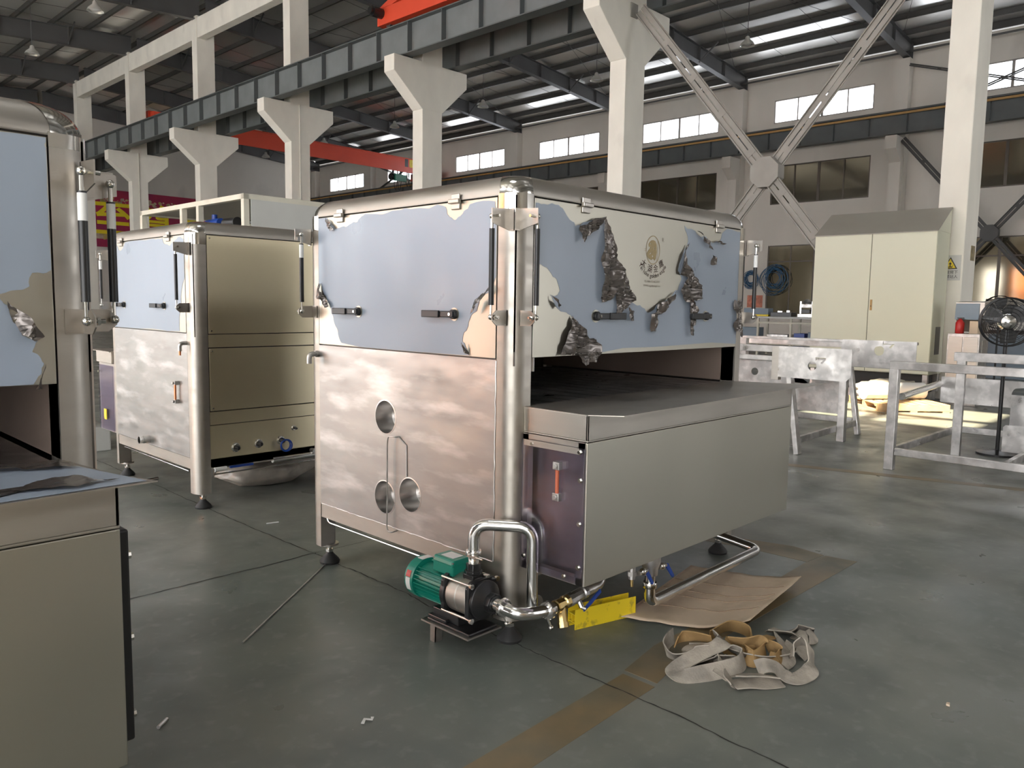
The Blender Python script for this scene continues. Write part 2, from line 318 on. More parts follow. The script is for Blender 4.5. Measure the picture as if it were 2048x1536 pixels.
# ------------------------------------------------------------------ the hall (x = across the bays, y = along the columns)
XE, YN, XW, YS = 33.95, 53.5, -9.0, -18.0
def zr(x): return 13.75 - .085*abs(x-15.13)
def hall(mb, name, m, kind='structure', parent=None, smooth=35, bevel=0, loc=(0,0,0)):
    o = mb.build(name, m, parent, smooth, bevel, loc=Bt(*loc) if not parent else None, rotz=PHI if not parent else 0)
    if kind and not parent: o['kind'] = kind
    return o
fl = hall(MB().box((XW-.5, YS-.5, -.3), (XE+.5, YN+.5, 0)), 'floor', FLOOR)
# painted lines on the floor, worn (world coordinates)
FI = Matrix.Rotation(-PHI, 3, 'Z')
def fpt(x, y, z): return FI @ (Vector((x, y, z)) - B0)
def fline(pts, name='painted_line', m=LINEM, z=.0012):
    mb = MB(); mb.prism([fpt(x, y, .0001) for x, y in pts], (0, 0, z)); return mb.build(name, m, fl, 0)
fline([(-1.25,-.60),(-1.1,-.76),(.10,-.71),(.10,-.555)]); fline([(.13,-.70),(.34,-.66),(2.289,-.67),(2.26,-.49),(2.05,-.46),(1.0,-.50),(.42,-.49),(.13,-.54)])
fline([(2.06,-.46),(2.26,-.48),(2.30,-.27),(2.24,-.05),(2.1,.35),(1.95,.35),(2.05,-.1)])
fline([(4.8,1.15),(6.0,-3.2),(5.88,-3.2),(4.68,1.1)])
def crackline(a, b, wd=.006, seed=3, n=90, jit=.006):
    rnd = random.Random(seed); A, B = Vector((*a, 0)), Vector((*b, 0)); d = (B-A).normalized(); s_ = Vector((-d.y, d.x, 0)); L_, R_ = [], []; o = 0
    for i in range(n+1):
        o = o*.8 + rnd.uniform(-jit, jit); p = A.lerp(B, i/n) + s_*o; w_ = wd*rnd.uniform(.5, 1.5)/2
        L_.append(fpt(*(p+s_*w_)[:2], .0016)); R_.append(fpt(*(p-s_*w_)[:2], .0016))
    mb = MB(); mb.add(L_+R_, [(i, i+1, n+2+i, n+1+i) for i in range(n)]); return mb.build('expansion_joint', SEAM, fl, 0)
crackline((.02, 6.5), (.02, 1.66), seed=1); crackline((.02, 1.66), (-.01, -.2), seed=2); crackline((-.01, -.2), (-.12, -3.5), seed=4)
crackline((-3.6, 1.62), (.03, 1.66), seed=5); crackline((.03, 1.66), (5.5, 1.62), seed=6, wd=.004)
# ceiling: two roof slopes, rafters and purlins are its parts
mb = MB()
def roofstrip(x0, x1, y0, y1): mb.add([(x0,y0,zr(x0)),(x1,y0,zr(x1)),(x1,y1,zr(x1)),(x0,y1,zr(x0)),(x0,y0,zr(x0)+.08),(x1,y0,zr(x1)+.08),(x1,y1,zr(x1)+.08),(x0,y1,zr(x0)+.08)],
               [(0,1,2,3),(7,6,5,4),(0,4,5,1),(1,5,6,2),(2,6,7,3),(3,7,4,0)])
# unseen roof opening, added to throw the sun patch on the pallet
HX0, HX1, HY0, HY1 = .6, 2.7, 2.6, 4.8
roofstrip(XW-.5, HX0, YS, YN); roofstrip(HX0, HX1, YS, HY0); roofstrip(HX0, HX1, HY1, YN); roofstrip(HX1, 15.13, YS, YN); roofstrip(15.13, XE+.5, YS, YN)
ceil = hall(mb, 'ceiling', ROOFM)
ys = [3.92+7*k for k in range(-3, 8)]
for y in ys:                                                 # tapered I rafters
    for x0, x1 in ((15.0, XW), (15.26, XE-.02)):
        mb = MB(); n = 9; T = [x0+(x1-x0)*i/n for i in range(n+1)]
        zt = [zr(x)-.2 for x in T]; zb = [z-(.86-.25*min(1, abs(x-15.13)/9)) for x, z in zip(T, zt)]
        for i in range(n):
            a, b = T[i], T[i+1]
            mb.prism([(a,y-.008,zb[i]),(b,y-.008,zb[i+1]),(b,y-.008,zt[i+1]),(a,y-.008,zt[i])], (0,.016,0))
            mb.prism([(a,y-.13,zb[i]-.02),(b,y-.13,zb[i+1]-.02),(b,y-.13,zb[i+1]),(a,y-.13,zb[i])], (0,.26,0))
            mb.prism([(a,y-.13,zt[i]-.02),(b,y-.13,zt[i+1]-.02),(b,y-.13,zt[i+1]),(a,y-.13,zt[i])], (0,.26,0))
            mb.box((b-.01, y-.12, zb[i+1]), (b+.01, y+.12, zt[i+1]-.01))
        r = mb.build('rafter', RAFT, ceil, 0)
        kb = MB()                                            # knee braces down from the purlins
        for x in T[1:-1:2]: kb.bar((x, y-.9, zr(x)-.2), (x, y-.06, zr(x)-.85), .05, .05)
        kb.build('knee_brace', RAFT, r, 0)
xp = [15.13+s*(.5+1.45*i) for s in (-1, 1) for i in range(17) if XW < 15.13+s*(.5+1.45*i) < XE]
for x in xp:
    mb = MB(); z = zr(x); mb.box((x-.04, YS, z-.2), (x-.03, YN, z-.005)); mb.box((x-.04, YS, z-.2), (x+.04, YN, z-.19)); mb.box((x-.04, YS, z-.012), (x+.04, YN, z-.005)); mb.build('purlin', PURL, ceil, 0)
for y0 in [3.92+7*k for k in range(-2, 7)]:
    mb = MB()                                                # thin tie rods between purlins
    for x0, x1 in ((16, 33), (XW+1, 14.3)):
        for k in (2.33, 4.67): mb.cyl((x0, y0+k, zr(x0)-.1), (x1, y0+k, zr(x1)-.1), .009, n=6)
        mb.cyl((x0, y0, zr(x0)-.25), (x1, y0+7, zr(x1)-.25), .009, n=6); mb.cyl((x1, y0, zr(x1)-.25), (x0, y0+7, zr(x0)-.25), .009, n=6)
    mb.build('tie_rod', RAFT, ceil, 0)
hall(MB().box((XE+.02, YS, 11.86), (XE+.2, YN, 12.13)), 'trim_1', PURL); hall(MB().box((XE-.5, YS, 11.50), (XE-.42, YN, 11.56)), 'trim_2', PURL)
# east wall with three rows of windows per bay
def wall_holes(x0, x1, ya, yb, za, zb, holes, axis='x'):
    mb = MB(); ycuts = sorted({ya, yb, *[h[0] for h in holes], *[h[1] for h in holes]}); zc = sorted({za, zb, *[h[2] for h in holes], *[h[3] for h in holes]})
    for i in range(len(ycuts)-1):
        run = None
        for j in range(len(zc)-1):
            cy, cz = (ycuts[i]+ycuts[i+1])/2, (zc[j]+zc[j+1])/2
            solid = not any(h[0] < cy < h[1] and h[2] < cz < h[3] for h in holes)
            if solid: run = (run[0] if run else zc[j], zc[j+1])
            if (not solid or j == len(zc)-2) and run:
                if axis == 'x': mb.box((x0, ycuts[i], run[0]), (x1, ycuts[i+1], run[1]))
                else: mb.box((ycuts[i], x0, run[0]), (ycuts[i+1], x1, run[1]))
                run = None
    return mb
bays = [4.20+7*k for k in range(-3, 7)]                      # start of each bay
UP = [(b+.99, b+5.27, 9.67, 10.68) for b in bays]; MID = [(b+.99, b+5.27, 6.13, 7.83) for b in bays]; LOW = [(b+.99, b+5.27, 1.1, 4.32) for b in bays]
we = hall(wall_holes(XE, XE+.3, YS, YN, 0, 11.80, UP+MID+LOW), 'wall_east', WALLM, smooth=0)
pil = MB()
for k in range(-3, 8):
    y = 3.76+7*k; pil = MB(); pil.box((XE-.45, y, 0), (XE-.002, y+.53, 11.32)); pil.build('pilaster', WALLM, we, 0)
    pr = MB(); pr.prism([(XE-.35,y+.02,0),(XE-.75,y+.02,0),(XE-.75,y+.02,7.3),(XE-1.35,y+.02,7.75),(XE-1.35,y+.02,8.24),(XE-.35,y+.02,8.24)], (0,.42,0)); pr.build('crane_bracket', WALLM, we, 0)
nw = 0
def window(holes, name_m, fm, gm, nmull, trans=None, sill=False):
    global nw
    for h in holes:
        nw += 1; fr = MB(); t = .05; X0, X1 = XE+.02, XE+.1; y0, y1, z0, z1 = h
        fr.box((X0,y0,z0),(X1,y0+t,z1)).box((X0,y1-t,z0),(X1,y1,z1)).box((X0,y0,z0),(X1,y1,z0+t)).box((X0,y0,z1-t),(X1,y1,z1))
        for k in range(1, nmull):
            y = y0+(y1-y0)*k/nmull; w_ = .05 if k*2 == nmull else .025; fr.box((X0,y-w_,z0),(X1,y+w_,z1))
        if trans:
            for zt in trans: fr.box((X0,y0,zt-.03),(X1,y1,zt+.03))
        g = MB().box((XE+.055, y0+.01, z0+.01), (XE+.062, y1-.01, z1-.01))
        o = hall(fr, 'window_%d' % nw, fm, smooth=0); g.build('pane', gm, o, 0)
window(UP, 'u', WFRAME, GLASS, 4); window(MID, 'm', FRAMEB, DGLASS, 4); window(LOW, 'l', FRAMEB, DGLASS, 4, (3.60,))
# annex behind the tinted panes
hall(MB().box((XE+.3, YS, 0), (XE+.5, YN, 8.6)), 'wall_annex', WALLM, smooth=0)
# north end wall, west and south walls (behind the camera) with their doorways and high windows
hall(MB().box((XW, YN, 0), (XE, YN+.3, 14)), 'wall_north', WALLM, smooth=0)
wb = [(-15.5+7*k) for k in range(9)]
WD = [(y, y+5.2, 0, 5.2) for y in wb[1:7]] + [(y, y+5.2, 8.6, 10.8) for y in wb]
ww = hall(wall_holes(XW-.3, XW, YS, YN, 0, 11.8, WD), 'wall_west', WALLM, smooth=0)
SD = [(x, x+5, 9.0, 11.0) for x in (8, 17, 24)] + [(17, 23, 0, 4.6)]
hall(wall_holes(YS-.3, YS, XW, XE, 0, 14, SD, 'y'), 'wall_south', WALLM, smooth=0)
# unseen orange strip curtain added in a western doorway to tint steel reflections
for i, y in enumerate((wb[4],)):
    mb = MB()
    for k in range(10):
        a = y+k*5.2/18; mb.box((XW-.10-.02*(k % 2), a, .02), (XW-.095-.02*(k % 2), a+.31, 5.15))
    hall(mb, 'added_curtain_1', ORCUR, smooth=0)
# ------------------------------------------------------------------ columns with twin crane brackets
X0, X1 = 14.76, 15.50
cpos = {0: 'nearest white concrete column, rising behind the cream cabinet', 1: 'white concrete column with twin crane bracket, grey brace bolted to it', 2: 'white column with rust-stained bracket top, behind the black lid handle of the central machine',
        3: 'white concrete column with twin bracket and thin conduit, fourth from the right', 4: 'white concrete column with plain twin bracket between the conduit column and the banner end', 5: 'white bracketed column with conduit standing before the crimson banner',
        6: 'far white concrete column mostly hidden by the left foreground machine'}
for k in range(-1, 7):
    y = 3.70+7*k
    lab = cpos.get(k, 'white concrete column just outside the right edge of view')
    t = thing('concrete_column', lab, 'column', Bt(X0, y, 0), PHI, 'bracketed concrete columns')
    w_, d_ = X1-X0, .44
    MB().box((0,0,0),(w_,d_,12.78)).build('shaft', CONC, t, 0, .015)
    br = MB().prism([(-.01,-.002,6.98),(-1.01,-.002,7.84),(-1.01,-.002,8.27),(1.70,-.002,8.27),(1.70,-.002,7.84),(w_+.01,-.002,6.98)], (0,d_+.004,0)); br.build('crane_bracket', CONC, t, 0, .012)
    if k in (3, 5): MB().cyl((.32,-.03,.3),(.32,-.03,8.26),.018,n=8).build('conduit', CONC, t)
    if k == 0:
        MB().cyl((w_+.03,.1,.3),(w_+.03,.1,11),.03,n=8).build('conduit', CONC, t)
        q = MB().box((.41,-.012,2.37),(.62,-.002,2.62)).build('notice_plate', mat('gold brown notice', (.22,.17,.08), .4, 0, .5, 14), t, 0)
        s_ = MB().box((-.006,.03,2.02),(-.002,.36,2.44)).build('warning_sign', mat('sign white', (.55,.54,.51), .6), t, 0)
        MB().prism([(-.010,.08,2.21),(-.010,.30,2.21),(-.010,.19,2.41)],(.003,0,0)).build('triangle_border', BLACKM, s_, 0)
        MB().prism([(-.014,.105,2.225),(-.014,.275,2.225),(-.014,.19,2.38)],(.003,0,0)).build('triangle_field', YEL, s_, 0)
        MB().box((-.018,.182,2.25),(-.015,.198,2.30)).box((-.018,.155,2.235),(-.015,.225,2.25)).prism([(-.018,.165,2.29),(-.018,.215,2.29),(-.018,.19,2.325)],(.003,0,0)).build('pictogram', BLACKM, s_, 0)
        tm = text_mb('起重臂下', .062, (-.012,.19,2.135), (0,-1,0), (0,0,1)); t2 = text_mb('严禁站人', .062, (-.012,.19,2.06), (0,-1,0), (0,0,1)); tm.add(t2.v, t2.f); tm.build('lettering', BLACKM, s_, 0)
    if k == 1: MB().box((.1,-.03,7.9),(.36,-.002,8.2)).build('gusset_plate', BRACE, t, 0)
for k in range(-1, 6):                                       # concrete tie beams between the column heads
    y = 3.70+7*k
    tag(MB().box((0,0,0),(.34,6.54,.78)).build('concrete_tie_beam', CONC, None, 0, .012, Bt(X0+.02, y+.45, 11.90), PHI), ['white tie beam joining the column heads, at the top right beyond view','white concrete tie beam over the bay beside the nearest column','white tie beam joining the heads of the braced and rust-stained columns','white tie beam running up to the top edge of the picture','white tie beam second below the top edge at upper left','white tie beam third down the row of column heads at upper left','farthest white tie beam, ending behind the left machine lid'][k+1], 'beam', 'column head tie beams')
# ------------------------------------------------------------------ crane runway girders
def girder(x, label, z0=8.30, h=.86, step=1.4, side=-1, wm=GIRDW):
    t = thing('crane_girder', label, 'girder', Bt(x, YS+.5, z0), PHI)
    L_ = YN-YS-1
    MB().box((-.17,0,0),(.17,L_,.03)).build('bottom_flange', GIRD, t, 0)
    MB().box((-.17,0,h-.03),(.17,L_,h)).build('top_flange', GIRD, t, 0)
    MB().box((-.01,0,.03),(.01,L_,h-.03)).build('web', wm, t, 0)
    n = int(L_/step); st = MB().box((-.16, 0, .03), (.16, .02, h-.03)).build('stiffener', GIRD, t, 0)
    for i in range(1, n+1):
        c = st.copy(); COL.objects.link(c); c.location.y = min(i*step, L_-.02)
    MB().box((-.035,0,h),(.035,L_,h+.06)).build('rail', DBRACE, t, 0)
    return t
girder(14.22, 'long grey crane girder with stiffener ribs on the near side of the column row')
girder(15.99, 'darker grey crane girder on the far side of the column row, seen from below')
g3 = girder(XE-1.07, 'dark crane girder carried by the brackets of the window wall', wm=GIRD)
MB().box((-.24,0,.70),(-.19,YN-YS-1,.78)).build('conductor_bar', PIPEY, g3, 0, label='ochre conductor bar running along the girder')
# ------------------------------------------------------------------ bracing
def xbrace(x, ya, yb, z0, z1, m, label, name='cross_brace', wd=.15, plate=True, zc0=None):
    t = thing(name, label, 'brace', Bt(x, ya, z0), PHI); dy, dz = yb-ya, z1-z0
    for i, (p, q) in enumerate((((0,0,0),(0,dy,dz)), ((0,dy,0),(0,0,dz)))):
        p, q = Vector(p), Vector(q); mb = MB(); off = Vector((.07 if i else -.07, 0, 0)) ; n_ = (q-p).normalized(); s_ = Vector((0,-n_.z,n_.y))
        for sg in (-1, 1):
            mb.bar(p+off+s_*sg*wd*.5, q+off+s_*sg*wd*.5, .012, wd*.86, s_); mb.bar(p+off+s_*sg*wd*.72, q+off+s_*sg*wd*.72, .09, .012, s_)
        L_ = (q-p).length; kn = int(L_/1.1)
        for j in range(1, kn): c = p.lerp(q, j/kn)+off; mb.bar(c-s_*wd*.9, c+s_*wd*.9, .02, .14, n_)
        mb.build('diagonal', m, t, 0)
    if plate: c = Vector((-.14, dy/2, dz/2)); MB().prism([c+Vector((0, .32*cos(a), .32*sin(a))) for a in [pi/8+k*pi/4 for k in range(8)]], (.28,0,0)).build('centre_plate', m, t, 0, .004)
    return t
xbrace(15.1, 4.30, 10.54, .35, 8.05, BRACE, 'big grey cross brace between the two nearest white columns', wd=.16)
xbrace(XE-.75, 4.32, 10.72, .6, 8.15, DBRACE, 'dark cross brace on the window wall, right of the cream cabinet', wd=.13)
xbrace(XE-.5, 4.32, 10.72, 8.9, 11.0, DBRACE, 'shallow cross brace in front of the top right high window', wd=.06, plate=False)
xbrace(XE-.62, 4.45+35, 10.6+35, 8.9, 11.1, DBRACE, 'far cross brace across the most distant high window', wd=.06, plate=False)
# ------------------------------------------------------------------ bridge cranes
t = thing('bridge_crane', 'orange red bridge crane girder spanning the far half of the hall', 'crane', Bt(15.99, 39.1, 9.22), PHI)
MB().box((-.3,-.16,.50),(16.9,.16,1.15)).box((-.3,-.28,.50),(16.9,.28,.56)).box((-.3,-.22,1.1),(16.9,.22,1.15)).box((-.3,-.34,.25),(16.9,-.28,.56)).build('bridge_beam', RED, t, 0)
MB().box((15.1,-.17,.62),(15.35,-.165,1.09)).build('black_stripe', BLACK, t, 0); MB().box((15.45,-.17,.62),(15.7,-.165,1.09)).build('yellow_stripe', YEL, t, 0)
for xx in (0, 16.9):
    MB().box((xx-.17,-1.3,.06),(xx+.17,1.3,.5)).box((xx-.2,-.5,.5),(xx+.2,.5,1.1)).build('end_carriage', RED, t, 0, .01)
h_ = thing('crane_hoist', 'black and green electric hoist hanging from the far orange crane', 'hoist', Bt(30.6, 39.1, 9.05), PHI)
MB().cyl((-.5,0,.1),(.45,0,.1),.2).cyl((.45,0,.1),(.7,0,.1),.13).build('hoist_drum', BLACKM, h_); MB().box((-.35,-.32,-.15),(.5,-.18,.25)).build('control_box', mat('hoist green', (.02,.16,.09), .4), h_, 0, .01)
MB().box((-.35,-.05,.2),(-.25,.05,.66)).box((.25,-.05,.2),(.35,.05,.66)).build('trolley', BLACKM, h_, 0)
mb = MB()
for i, x in enumerate((.8,1.05,1.3,1.55,-.1,.2)):
    mb.tube([(x+.15*cos(a), 0, .55-(.9 if i < 4 else 1.2)*abs(sin(a))) for a in [pi*j/10 for j in range(11)]], .018, 6)
mb.build('festoon_cable', RUBBER, h_)
t = thing('bridge_crane', 'orange red crane carriage with black motor at the top edge, on the near girder', 'crane', Bt(14.22, 14.3, 9.22), PHI)
MB().box((-.17,0,.06),(.17,4.55,.52)).prism([(-.17,3.9,.52),(-.17,4.55,.52),(-.17,2.6,1.15),(-.17,1.0,1.15)],(.34,0,0)).build('end_carriage', RED, t, 0, .01)
MB().box((-9,1.5,.45),(.2,1.9,1.2)).build('bridge_beam', RED, t, 0); MB().cyl((-.17,4.35,.36),(-.5,4.35,.36),.14).cyl((-.5,4.35,.36),(-.58,4.35,.36),.10).build('drive_motor', BLACKM, t)
for y in (.5, 4.2): MB().cyl((-.05,y,.12),(.05,y,.12),.12).build('wheel', DBRACE, t)
# ------------------------------------------------------------------ hanging lamps
def lamp(x, y, z, label, grp):
    t = thing('high_bay_lamp', label, 'lamp', Bt(x, y, z), PHI, grp)
    MB().cyl((0,0,.33),(0,0,zr(x)-z-.1),.012,n=6).build('cord', RAFT, t)
    MB().lathe([(.05,.34),(.08,.30),(.09,.22),(.22,.10),(.27,0),(.26,0),(.20,.09),(.07,.2),(.03,.2)],(0,0,0),(0,0,1),20,False).build('shade', LAMPM, t, 50)
    MB().lathe([(.001,.02),(.12,.03),(.19,.06),(.12,.09),(.001,.1)],(0,0,0),(0,0,1),16).build('diffuser', LAMPG, t)
nm = ['just left of the cross brace top','left of the tall braced column','right of the rust-stained column','left of the rust-stained column','above the white framed machine','farthest one, above the banner end']
for i, n_ in enumerate(nm): lamp(27.2, 14.35+6.87*i, 10.97, 'hanging high bay lamp %s in the window bay' % n_, 'lamps in the window bay')
for y, n_ in ((36.4,'farther of the two at the top left'),(29.4,'nearer of the two at the top left')): lamp(10.2, y, 11.15, 'hanging high bay lamp, %s' % n_, 'lamps in the near bay')
# ------------------------------------------------------------------ banner on the end wall
bn = thing('wall_banner', 'crimson banner with huge yellow characters on the far end wall', 'banner', Bt(14.5, YN-.06, 4.75), PHI)
MB().box((0,0,0),(13,.03,3.6)).build('banner_sheet', BANR, bn, 0)
tm = text_mb('至尊品', 2.3, (3.35,-.012,.95), (1,0,0), (0,0,1), .0, 'LEFT', 1.12, .035); tm.build('lettering', BANY, bn, 0)
rnd = random.Random(8); mb = MB()
for i in range(170):
    x, z = rnd.uniform(2.8, 10), rnd.choice([rnd.uniform(2.75,3.1), rnd.uniform(.45,.95)]); r = rnd.uniform(.02,.13)
    mb.prism([(x+r*1.4*cos(a)*rnd.uniform(.6,1.2), -.008, z+r*sin(a)*rnd.uniform(.6,1.2)) for a in [k*pi/3 for k in range(6)]], (0,.004,0))
mb.build('printed_splashes', BANG, bn, 0)
MB().box((2.8,-.010,.5),(11,-.006,.85)).build('printed_band', BANG, bn, 0)
# ------------------------------------------------------------------ the stainless tunnel machines
# local axes: x along the hopper side, y along the plain side; corner feet at 0,0 / 1.905,0 / 0,1.543 / 1.905,1.543
MX0, MX1, MY0, MY1 = -.075, 1.905, -.075, 1.535
ZT, ZB = 1.955, 1.27
def flip(M, *pts): return [M @ Vector(p) for p in pts]
class Face:                                                   # a vertical side: origin, along, outward normal
    def __init__(s, o, e, n): s.o, s.e, s.n = Vector(o), Vector(e), Vector(n)
    def p(s, a, z, d=0): return s.o + s.e*a + Vector((0,0,z)) + s.n*d
    def bx(s, mb, a0, a1, z0, z1, d0, d1):
        q = [s.p(a, z, d) for a, z, d in ((a0,z0,d0),(a1,z0,d0),(a1,z1,d0),(a0,z1,d0),(a0,z0,d1),(a1,z0,d1),(a1,z1,d1),(a0,z1,d1))]
        return mb.add(q, [(0,3,2,1),(4,5,6,7),(0,1,5,4),(1,2,6,5),(2,3,7,6),(3,0,4,7)])
FL_ = Face((MX0,0,0), (0,1,0), (-1,0,0)); FF = Face((0,MY0,0), (1,0,0), (0,-1,0)); FRT = Face((MX1,0,0), (0,1,0), (1,0,0))

def machine_body(label, loc, ZT=ZT):
    t = thing('tunnel_machine', label, 'machine', loc)
    r, rt_ = .07, .085                                        # rounded top cover
    rings = [[(x, y, ZT+.002) for x, y in rr2(MX0, MX1, MY0, MY1, r)]]
    n = 8
    for i in range(n+1):
        a = pi/2*i/n; ins = rt_*(1-cos(a)); rings.append([(x, y, ZT+.008+(rt_)*sin(a)) for x, y in rr2(MX0+ins, MX1-ins, MY0+ins, MY1-ins, r+.03-ins*.3)])
    cv = MB().rings(rings).build('top_cover', STEELH, t, 50)
    for cx, cy, sx, sy in ((MX0,MY0,1,1),(MX1,MY0,-1,1),(MX0,MY1,1,-1),(MX1,MY1,-1,-1)):   # posts with a rounded outer edge, polished elbow on top
        prof = [(cx+sx*.105, cy), (cx+sx*.105, cy+sy*.03), (cx+sx*.03, cy+sy*.105), (cx, cy+sy*.105)]
        arc = [(cx+sx*(r-r*cos(a)), cy+sy*(r-r*sin(a))) for a in [pi/2*k/8 for k in range(9)]]
        pl = [(cx+sx*.105, cy)] + [(cx+sx*.105, cy+sy*.09), (cx+sx*.09, cy+sy*.105), (cx, cy+sy*.105)] + arc
        q = [Vector((x, y, .115)) for x, y in pl]
        ps = MB().prism(q, (0,0,1.885-.115)).build('corner_post', STEELH, t, 40)
        MB().prism([Vector((p.x+(cx+sx*.05-p.x)*-.012, p.y+(cy+sy*.05-p.y)*-.012, 1.885)) for p in q], (0,0,ZT+.01-1.885)).build('elbow', POLISH, ps, 40)
        e = MB(); rs = []
        for i in range(9):
            a = pi/2*i/8; ins = rt_*(1-cos(a)); R_ = r+.03-ins*.3
            ccx, ccy = cx+sx*(ins+R_), cy+sy*(ins+R_)
            rs.append([Vector((ccx - sx*cos(b)*(R_+.0012), ccy - sy*sin(b)*(R_+.0012), ZT+.009+rt_*sin(a)+.0006)) for b in [pi/2*k/8 for k in range(9)]])
        vs = [p for r0 in rs for p in r0]; e.add(vs, [(i*9+j, i*9+j+1, i*9+j+10, i*9+j+9) for i in range(8) for j in range(8)]); e.build('corner_cap', POLISH, cv, 60)
        fx, fy = cx+sx*.075, cy+sy*.075                       # levelling foot
        ft = MB().lathe([(.055,.0),(.058,.012),(.05,.025),(.022,.055),(.018,.065)], (fx,fy,0), n=28).build('levelling_foot', RUBBER, t, 40)
        MB().cyl((fx,fy,.058),(fx,fy,.13),.012).lathe([(.022,.066),(.022,.082)],(fx,fy,0),n=6).lathe([(.020,.098),(.020,.112)],(fx,fy,0),n=6).build('stud', POLISH, ft)
        MB().lathe([(.052,.107),(.052,.118)],(fx,fy,0),n=20).build('post_end_plate', STEEL, ps)
    # inner casing
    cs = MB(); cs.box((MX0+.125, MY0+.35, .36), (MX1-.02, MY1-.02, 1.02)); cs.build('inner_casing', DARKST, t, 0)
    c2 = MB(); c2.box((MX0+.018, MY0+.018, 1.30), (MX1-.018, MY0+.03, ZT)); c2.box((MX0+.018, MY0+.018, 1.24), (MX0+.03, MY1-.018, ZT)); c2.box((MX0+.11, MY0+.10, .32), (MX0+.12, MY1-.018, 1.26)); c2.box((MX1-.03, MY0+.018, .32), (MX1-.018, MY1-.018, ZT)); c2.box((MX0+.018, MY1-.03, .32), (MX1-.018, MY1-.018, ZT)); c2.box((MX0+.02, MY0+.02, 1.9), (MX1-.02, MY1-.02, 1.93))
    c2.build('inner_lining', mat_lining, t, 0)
    fr = MB(); fr.box((MX0+.1, MY0+.004, .29), (MX1-.1, MY0+.05, .362)).box((MX0+.004, MY0+.1, .29), (MX0+.05, MY1-.1, .368)).box((MX1-.05, MY0+.1, .29), (MX1-.004, MY1-.1, .362)).box((MX0+.1, MY1-.05, .29), (MX1-.1, MY1-.004, .362))
    fr.build('base_frame', STEELH, t, 0)
    return t
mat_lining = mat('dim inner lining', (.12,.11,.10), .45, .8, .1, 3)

def lift_door(t, F_, a0, a1, z0, z1, film=None, flaps=(), hinges=(), handles=(), seed=1, flim=.012):
    d = F_.bx(MB(), a0, a1, z0, z1, -.012, .002).build('lift_door', SMOOTH, t, 0, .0015)
    F_.bx(MB(), a0+.001, a1-.001, z0+.001, z1-.001, -.02, -.012).build('door_gasket', SEAM, d, 0)
    if film:
        for k, f_ in enumerate(film):
            f2 = [(max(a0+.002, min(a1-.002, x)), max(z0+.002, min(z1-.002, z))) for x, z in jag(f_, 2, .13, seed+k, flim)]
            MB().prism([F_.p(x, z, .0028) for x, z in f2], F_.n*.0006).build('protective_film', FILM, d, 0)
    for k, f_ in enumerate(flaps):
        crumple([F_.p(x, z, .003) for x, z in jag(f_, 2, .10, seed+20+k, .008)], F_.n, .028, seed+k).build('torn_film_flap', FLAP, d, 25, label='crumpled dark flap of torn film')
    for a in hinges:
        h = F_.bx(F_.bx(MB(), a-.028, a+.028, z1-.035, z1-.004, .002, .012), a-.028, a+.028, z1+.004, z1+.035, .004, .012)
        F_.bx(h, a-.04, a+.03, z1-.010, z1+.010, .010, .03); h.build('hinge', STEEL, d, 0, .004)
    for a, sg in handles:                                     # black lever latch: boss, arm and grip
        z = 1.453; h = MB(); h.cyl(F_.p(a, z, .002), F_.p(a, z, .022), .022, n=20)
        F_.bx(h, min(a-.02*sg, a+.19*sg), max(a-.02*sg, a+.19*sg), z-.014, z+.014, .022, .036)
        F_.bx(h, min(a+.07*sg, a+.19*sg), max(a+.07*sg, a+.19*sg), z-.016, z+.016, .030, .044)
        hh = h.build('latch_handle', BLACK, d, 30, .003); MB().cyl(F_.p(a, z, .036), F_.p(a, z, .039), .007, n=8).build('screw', POLISH, hh)
        MB().lathe([(.030,.0),(.030,.004)], F_.p(a, z, .002), F_.n, 20).build('cleared_patch', SMOOTH, hh)
    return d
def gas_strut(t, F_, a, sg, z1=1.862, z0=1.447):              # sg: direction of the post from the strut; bracket plates project from the side
    d = .078
    s_ = MB().cyl(F_.p(a, z0+.05, d), F_.p(a, z1-.05, d), .0115, n=18).build('gas_strut', BLACK, t)
    MB().cyl(F_.p(a, z0, d), F_.p(a, z0+.05, d), .0045, n=10).build('piston_rod', POLISH, s_); MB().cyl(F_.p(a, z1-.05, d), F_.p(a, z1, d), .006, n=10).build('end_fitting', POLISH, s_)
    MB().lathe([(.0118,0),(.0118,.07)], F_.p(a, z1-.125, d), (0,0,1), 18, False).build('sticker', WHITE, s_) if sg > 0 else None
    for z in (z0, z1): MB().ball(F_.p(a, z, d), .0125, 8).cyl(F_.p(a, z, d), F_.p(a+.045*sg, z, d), .006, n=8).build('ball_joint', POLISH, s_)
    q = a+.022*sg
    up_ = MB().prism([F_.p(q, z1+.035, .0), F_.p(q, z1+.030, d+.025), F_.p(q, z1-.030, d+.025), F_.p(q, z1-.055, .0)], F_.e*.004*sg)
    F_.bx(up_, min(q, q+.03*sg), max(q, q+.03*sg), z1-.055, z1+.035, .0, .004); up_.build('strut_bracket', STEEL, t, 0)
    q2 = a-.025 if sg > 0 else a+.025; q2 = a+.02*sg
    lo = MB().prism([F_.p(q2, z0+.03, .0), F_.p(q2, z0+.028, d-.01), F_.p(q2, z0+.01, d+.012), F_.p(q2, z0-.015, d+.012), F_.p(q2, z0-.035, d-.012), F_.p(q2, z0-.035, 0)], F_.e*.004*-sg)
    F_.bx(lo, min(q2, q2-.05*sg), max(q2, q2-.05*sg), z0-.035, z0+.03, .002, .006); lo.build('strut_bracket', STEEL, t, 0)
    MB().lathe([(.011,0),(.011,.008)], F_.p(q2+.004*sg, z0, d), F_.e*sg, 6).build('nut', POLISH, s_)

